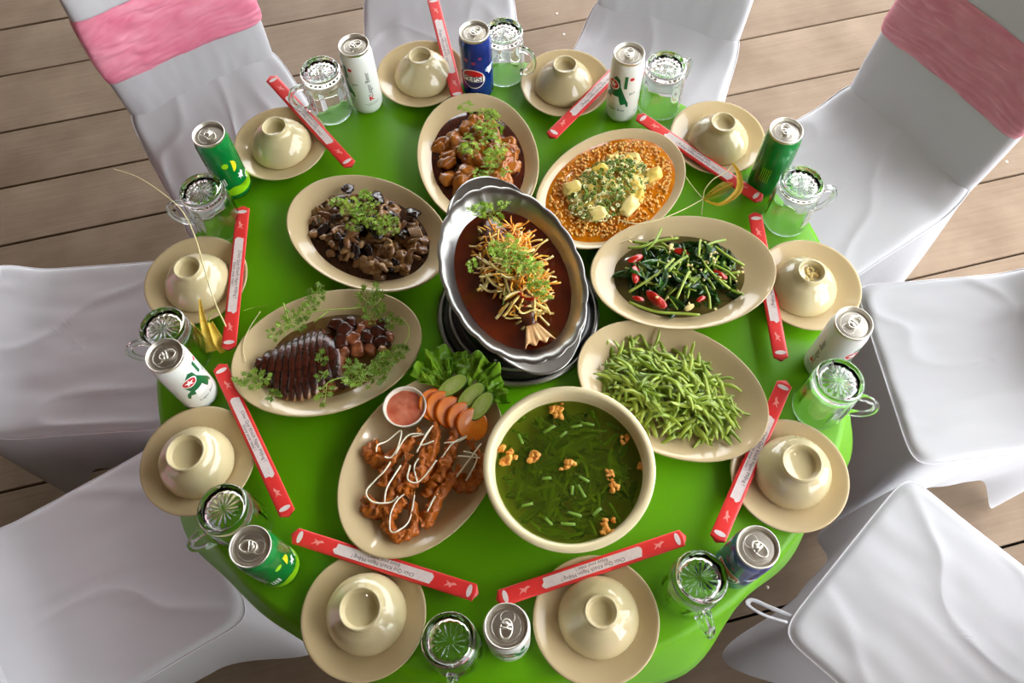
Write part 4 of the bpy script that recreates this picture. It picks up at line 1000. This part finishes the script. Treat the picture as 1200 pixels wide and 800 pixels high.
def disc_me(a, b, h, mats, core=.86):
    g = G(); n = 40
    g.add(lathe([(0, h / 2), (core * .55, h / 2 + .0002)], n, a, b), 2); g.add(lathe([(core * .55, h / 2 + .0002), (core, h / 2)], n, a, b), 0); g.add(lathe([(core, h / 2), (.97, h / 2), (1, h / 2 - .0006), (1, -h / 2), (0, -h / 2)], n, a, b), 1)
    return g.mesh('slice', mats)
cuc = disc_me(.026, .0125, .004, ['cucumber', 'cuc_skin', 'cuc_seed'], .93)
for x, y, a, l in ((440, 147, 32, 'leftmost long cucumber slice on the lettuce'), (508, 183, 42, 'middle long cucumber slice on the lettuce'), (545, 222, 52, 'rightmost long cucumber slice on the lettuce')):
    X = Matrix.Translation(at(*cp(x, y, .040))) @ Matrix.Rotation(R(a), 4, 'Z') @ Matrix.Rotation(-.12, 4, 'Y') @ Matrix.Rotation(.12, 4, 'X')
    inst('cucumber_slice', cuc, X, l, 'cucumber', 'cucumber slices')
tom = disc_me(.0245, .0245, .005, ['tomato', 'tomato_skin', 'tomato'], .9)
for i, (x, y) in enumerate(((372, 218), (400, 226), (436, 246), (478, 268), (512, 290))):
    X = Matrix.Translation(at(*cp(x, y, .034))) @ Matrix.Rotation(R(-32), 4, 'Z') @ Matrix.Rotation(R(30), 4, 'Y')
    inst('tomato_slice', tom, X, 'round orange tomato slice, %s in the row from the sauce cup' % ('first', 'second', 'third', 'fourth', 'fifth')[i], 'tomato', 'tomato slices')
# dipping sauce cup
c = at(474, 476, .048)
t = thing('sauce_cup', 'white ramekin of pink dipping sauce on the prawn platter', 'sauce cup', (c.x, c.y, T + .0165))
G().add(lathe([(0, 0), (.022, 0), (.0235, .002), (.029, .022), (.0325, .0305), (.0322, .0318), (.0305, .0318), (.0285, .027), (.022, .006), (0, .004)], 64)).obj('ramekin', 'cup', t)
def swirl(t_, z, r): return 1
v, f = lathe([(0, .0262), (.006, .0255), (.012, .0268), (.018, .0252), (.023, .0262), (.0278, .0248)], 48)
v = [(x, y, z + .0016 * noise.noise(Vector((x * 130, y * 130, 2)))) for x, y, z in v]
so = G().add((v, f)).obj('pink_sauce', 'pink_sauce', t); so['label'] = 'creamy pink dipping sauce'

# ------------------------------------------------------------------ soup
SB = Vector((.0715, .336)); RS = .1185
t = thing('soup_bowl', 'large round cream bowl of green vegetable soup', 'bowl', (SB.x, SB.y, T + .0004))
G().add(lathe([(0, .003), (.05, .003), (.052, 0), (.056, 0), (.058, .003), (.075, .014), (.094, .036), (.105, .060), (.110, .074), (.1165, .0775), (RS, .081), (RS, .085), (.1165, .0868), (.111, .0868), (.1085, .0855), (.1075, .081), (.1062, .0795), (.1052, .074), (.1005, .060), (.090, .038), (.072, .018), (.05, .008), (0, .007)], 128)).obj('bowl_shell', 'bowl_soup', t)
br = G().add(lathe([(0, .0662), (.05, .0662), (.095, .0662), (.1015, .0664), (.1028, .0672)], 96)).obj('green_broth', 'broth'); br.location = (SB.x, SB.y, T)
tag(br, 'clear dark green broth filling the soup bowl', 'broth')
hl = [crinkle(s + 20) for s in range(5)]
for h in hl: h.materials[0] = M['herb']
rd = random.Random(14)
for k in range(150):
    z = rd.uniform(.030, .062); r = math.sqrt(rd.random()) * (.066 + (z - .03) * 1.05); w = rd.uniform(0, 6.28)
    inst('soup_green', hl[k % 5], xf((SB.x + r * math.cos(w), SB.y + r * math.sin(w), T + z - .004), rd.uniform(0, 6.28), rd.uniform(-.3, .3), rd.uniform(-.3, .3), rd.uniform(.6, .95)), 'dark green leaf sunk in the soup broth', 'leaf', 'leaves in the soup')
chv = [G().add(rrect_prism(L, .0042, .0012, .0005, 1)).mesh('chive_piece', 'chive') for L in (.016, .020, .013)]
def sp_(x, y): return (555 + x / 3.636, 440 + y / 3.636)
for i, (x, y, a) in enumerate(((200, 270, -70), (322, 228, 30), (382, 250, 38), (437, 215, 8), (485, 205, -15), (312, 437, 0), (470, 440, -32), (460, 492, -65), (420, 488, 80), (525, 580, 38), (402, 632, -6), (320, 622, -48), (228, 550, 10), (430, 590, -20), (205, 185, 30), (500, 160, -60), (580, 340, 70), (145, 430, 30), (390, 470, 60), (440, 330, -40), (350, 530, 20), (250, 480, -30), (380, 330, 75), (505, 520, -50), (300, 600, -30), (560, 480, 50))):
    q = at(*sp_(x, y), .0662)
    inst('chive_piece', chv[i % 3], xf((q.x, q.y, T + (.0664 if i < 14 else .0635)), R(a), 0, 0, 1), 'pale green chive piece floating in the soup', 'chive', 'chive pieces in the soup')
rd = random.Random(77)
for i in range(46):
    r = math.sqrt(rd.random()) * .092; w = rd.uniform(0, 6.28)
    inst('chive_piece', chv[i % 3], xf((SB.x + r * math.cos(w), SB.y + r * math.sin(w), T + rd.uniform(.0585, .0645)), rd.uniform(0, 6.28), rd.uniform(-.2, .2), rd.uniform(-.15, .15), (rd.uniform(.9, 1.5), 1, 1)), 'green chive piece just under the soup surface', 'chive', 'sunken chive pieces')
for i, (x, y, s, l) in enumerate(((352, 145, 1.15, 'orange crab lump floating at the far side of the soup'), (155, 352, 1.35, 'largest orange crab lump at the left of the soup'), (252, 340, 1.15, 'orange crab lump second from the left of the soup'), (402, 380, 1.0, 'crab lump in the middle of the soup'),
                                  (650, 265, .75, 'small crab lump at the upper right of the soup'), (580, 422, .7, 'small crab lump right of the soup middle'), (603, 470, .85, 'crab lump at the right of the soup'), (565, 640, 1.1, 'orange crab lump at the near side of the soup'), (712, 388, .6, 'tiny crab lump at the right rim of the soup'))):
    q = at(*sp_(x, y), .067); g = G(); rd = random.Random(i + 30)
    for k in range(13):
        q1 = rd.uniform(.5, 1.1); g.add(blob((.0045 * q1, .0036 * q1, .0028 * q1), i * 7 + k, .7, 2.6, n=2), 0, xf((rd.gauss(0, .0042), rd.gauss(0, .0055), rd.uniform(-.0015, .002)), rd.uniform(0, 6)))
    inst('crab_lump', g.mesh('crab_lump', 'crab'), xf((q.x, q.y, T + .0668), rd.uniform(0, 6), 0, 0, s), l, 'crab lump', 'crab lumps in the soup')

# ------------------------------------------------------------------ fish in the steel pan on its stand
ST = Vector((.012, .621))
t = thing('burner_stand', 'round black burner stand with silver rims under the fish pan', 'stand', (ST.x, ST.y, T + .0004))
G().add(lathe([(0, .004), (.10, .004), (.118, .004), (.122, .008), (.120, .018), (.112, .022), (.098, .022), (.094, .03), (.092, .055), (.086, .062), (.07, .062), (.068, .05), (0, .05)], 96)).obj('body', 'black', t)
G().add(lathe([(.118, 0), (.128, .001), (.1315, .006), (.1310, .010), (.1270, .0125), (.1225, .0115), (.1215, .008), (.1215, .002), (.118, 0)], 96)).obj('rim', 'steel', t)
G().add(lathe([(.106, .0215), (.109, .0195), (.112, .0215), (.1105, .0245), (.1075, .0245), (.106, .0215)], 96)).obj('rim', 'steel', t)
for k in range(4):
    w = R(45 + 90 * k); G().add(rrect_prism(.03, .006, .014, .001, 2), 0, xf((.082 * math.cos(w), .082 * math.sin(w), .066), w)).obj('prong', 'black', t)
PZ = .074; PANC = Vector((.004, .632)); PTH = R(106.7); AP, BP = .158, .104
t = thing('fish_pan', 'scalloped oval steel pan with end handles holding the whole fish', 'pan', (PANC.x, PANC.y, T + PZ), PTH)
def scal(tt, z, r):
    k = sstep(.78, 1.0, r) * sstep(.012, .04, z); return 1 + k * .026 * abs(math.sin(tt * 10)) ** .7 - k * .010
G().add(lathe([(0, 0), (.5, 0), (.62, .002), (.74, .013), (.86, .032), (.93, .0425), (1.0, .0465), (1.008, .0475), (1.0, .0485), (.965, .0482), (.925, .0445), (.86, .0352), (.74, .016), (.62, .005), (.5, .003), (0, .003)], 192, AP, BP, scal)).obj('pan_body', 'steel', t)
for s in (1, -1):
    def fn(u, v, s=s):
        w = (v - .5) * 2; xw = .066 * (1 - .22 * u ** 2); ex_ = AP * math.sqrt(max(0, 1 - (w * xw / BP) ** 2))
        return (s * (ex_ - .004 + .026 * u * (1 - .55 * abs(w) ** 2.5)), w * xw, .0465 + .004 * u)
    h = G().add(sheet(fn, 8, 20)).obj('handle', 'steel', t); h.modifiers.new('thickness', 'SOLIDIFY').thickness = .0022
def wavy(tt, z, r): return 1 + .012 * math.sin(tt * 5 + 1) * min(1, r)
o = G().add(lathe([(0, .0255), (.3, .026), (.6, .026), (.80, .026), (.815, .0266), (.80, .024), (0, .02)], 96, AP, BP, wavy)).obj('fish_gravy', 'sauce_fish'); o.location = (PANC.x, PANC.y, T + PZ); o.rotation_euler.z = PTH
tag(o, 'reddish brown gravy pooled in the fish pan', 'gravy')
# fish: tail towards the near right end
FT = thing('fried_fish', 'whole fried fish under shredded carrot with its tail showing', 'fish', (PANC.x, PANC.y, T + PZ + .022), PTH)
v = []; n = 28; m = 18
for i in range(n + 1):
    u = i / n; x = .112 - .205 * u; w = .034 * (math.sin(PI * min(1, u * .93 + .05)) ** .75) * (1 - .25 * u) + .004; hgt = .022 * (math.sin(PI * min(1, u * .93 + .05)) ** .7) + .003
    for k in range(m):
        a = 2 * PI * k / m; q = 1 + .07 * noise.noise(Vector((u * 14, math.cos(a) * 2, math.sin(a) * 2))); v.append((x, w * math.cos(a) * q, hgt * math.sin(a) * q + .003))
f = [(i * m + k, i * m + (k + 1) % m, (i + 1) * m + (k + 1) % m, (i + 1) * m + k) for i in range(n) for k in range(m)] + [tuple(range(m - 1, -1, -1)), tuple(n * m + k for k in range(m))]
G().add((v, f)).obj('fish_body', 'fish', FT)
def fnt(u, w): 
    q = (w - .5) * 2; return (-.092 - .034 * u * (1 - .10 * math.cos(q * 9)), q * (.009 + .014 * u), .012 + .008 * u + .0006 * math.cos(q * 16) * u)
o = G().add(sheet(fnt, 8, 32)).obj('tail_fin', 'fish_tail', FT); o.modifiers.new('thickness', 'SOLIDIFY').thickness = .0015; o['label'] = 'pale crisp tail fin'
def shred(seed, L, r, m, fl=.5):
    rd = random.Random(seed); c1, c2 = rd.uniform(-.9, .9), rd.uniform(-.5, .5)
    P = [(L * (i / 8 - .5), c1 * L * (i / 8 - .5) ** 2, c2 * L * (i / 8 - .5) ** 2 + .002 * math.sin(i + seed)) for i in range(9)]
    return G().add(tube(P, [r] * 9, 5, flat=fl)).mesh('shred', m)
cs = [shred(s, L, .0014, 'carrot') for s, L in enumerate((.04, .05, .032, .045, .036))]
gs_ = [shred(s + 10, L, .0021, 'ginger') for s, L in enumerate((.04, .034, .048, .03))]
rs_ = [shred(s + 20, L, .0024, 'chili') for s, L in enumerate((.025, .02))]
gr_ = [shred(s + 30, L, .0012, 'scallion') for s, L in enumerate((.045, .055))]
FK = (PANC.x + .004, PANC.y + .005, 106.7)
heap(cs, 150, FK, .092, .046, PZ + .031, .032, 'carrot_shred', 'thin orange carrot shred heaped on the fish', 'carrot', 'carrot shreds on the fish', 91, (.8, 1.2), .5, off=(.012, -.004), shrink=.2)
heap(gs_, 110, FK, .096, .052, PZ + .029, .030, 'onion_shred', 'pale yellow onion strip heaped on the fish', 'onion', 'onion strips on the fish', 92, (.8, 1.2), .5, off=(.0, .002), shrink=.2)
heap(rs_, 12, FK, .07, .03, PZ + .040, .018, 'chili_shred', 'red chilli strip on the fish', 'chilli', 'chilli strips on the fish', 93, (.7, 1.2), .5)
heap(gr_, 10, FK, .07, .036, PZ + .042, .018, 'scallion_shred', 'thin green scallion shred on the fish', 'scallion', 'scallion shreds on the fish', 94, (.7, 1), .4)
sp = [(x, y, PZ + .066) for x, y in ((554, 249), (566, 244), (575, 250), (590, 245), (583, 256), (560, 256), (584, 285), (592, 292), (598, 300), (606, 296), (610, 306), (600, 312), (592, 304), (618, 304), (622, 314), (628, 322), (612, 318), (632, 334), (626, 330), (636, 348), (556, 312), (582, 298), (605, 288), (616, 310), (630, 342))]
scatter_sprigs(sp, 'bright coriander sprig on top of the fish', 'coriander on the fish', 95, jit=3, s=(.55, .78))

# ------------------------------------------------------------------ dry palm ornaments
t = thing('dry_stalk_flower', 'yellow petals on a long dry stalk across the upper left saucer', 'dried flower', at(248, 400, .001))
org = Vector(t.location)
P = smooth_path([at(*p) - org for p in [(133, 198, .118), (160, 207, .116), (190, 226, .113), (213, 247, .110), (228, 276, .098), (238, 310, .082), (247, 340, .062), (255, 362, .045), (262, 376, .03), (267, 388, .02)]], 5)
G().add(tube(P, [.0007 + .0006 * i / len(P) for i in range(len(P))], 6)).obj('stalk', 'straw', t)
def petal(pts, widths, z, name='petal', mt='palm'):
    C = smooth_path([at(*p) - org for p in pts], 4); W = [widths[min(len(widths) - 1, int(i / 4))] + (widths[min(len(widths) - 1, int(i / 4) + 1)] - widths[min(len(widths) - 1, int(i / 4))]) * (i % 4) / 4 for i in range(len(C))]
    v = []; f = []; nv = 8
    for i, c in enumerate(C):
        d = (C[min(i + 1, len(C) - 1)] - C[max(0, i - 1)]); s = Vector((-d.y, d.x, 0)).normalized()
        for k in range(nv + 1):
            q = k / nv * 2 - 1; v.append(c + s * (W[i] * q) + Vector((0, 0, .004 * q * q)))
    for i in range(len(C) - 1): f += [(i * (nv + 1) + k, i * (nv + 1) + k + 1, (i + 1) * (nv + 1) + k + 1, (i + 1) * (nv + 1) + k) for k in range(nv)]
    o = G().add((v, f)).obj(name, mt, t); o.modifiers.new('thickness', 'SOLIDIFY').thickness = .0005
petal([(235, 351, .05), (238, 372, .035), (243, 392, .022), (249, 412, .008)], [.0012, .0045, .0075, .0105], 0)
petal([(247, 378, .028), (252, 390, .024), (258, 402, .016), (265, 411, .008)], [.003, .006, .009, .0095], 0)
P = smooth_path([at(*p) - org for p in [(246, 385, .026), (245, 372, .032), (249, 364, .036), (256, 366, .034), (260, 374, .028)]], 5)
G().add(tube(P, .0009, 6)).obj('tendril', 'straw_green', t)
t = thing('palm_leaf_insect', 'woven yellow palm leaf insect with feathery body beside the tofu dish', 'ornament', at(825, 233, .001))
org = Vector(t.location)
petal([(858, 192, .040), (865, 205, .045), (866, 222, .043), (856, 234, .036), (842, 241, .028), (826, 236, .022)], [.001, .0045, .006, .005, .003, .001], 0, 'wing')
P = smooth_path([at(*p) - org for p in [(824, 233, .02), (826, 222, .034), (836, 210, .044), (850, 202, .046), (858, 194, .042)]], 5)
G().add(tube(P, .0009, 6)).obj('wing_rib', 'straw', t)
bd = G(); A, B = at(824, 234, .016) - org, at(858, 215, .040) - org
bd.add(tube([A, A.lerp(B, .5) + Vector((0, 0, .004)), B], [.0014, .0022, .0008], 6))
for k in range(18):
    u = k / 17; c = A.lerp(B, u) + Vector((0, 0, .016 * u * (1 - u))); d = (B - A).normalized(); s = Vector((-d.y, d.x, 0)); L = .013 * math.sin(PI * (u * .8 + .15))
    for sg in (-1, 1): bd.add(tube([c, c + s * (sg * L * .6) + d * L * .5, c + s * (sg * L) + d * L * .9 + Vector((0, 0, -.003))], [.0006, .0006, .0003], 4))
bd.obj('feathered_body', 'palm', t)
for pts in ([(803, 206, .034), (812, 219, .028), (824, 233, .016)], [(824, 233, .016), (800, 246, .036), (770, 258, .045), (745, 262, .045), (724, 257, .046)], [(824, 233, .016), (823, 242, .01), (822, 252, .004)]):
    P = smooth_path([at(*p) - org for p in pts], 6); G().add(tube(P, .0008, 6)).obj('antenna', 'straw', t)
strand([(285, 364, .026), (295, 361, .004), (303, 360, .003), (314, 358, .003)], .0005, 'straw_green', 'grass_strand', 'single fine green grass strand on the cloth beside the left packet', 'grass strand')
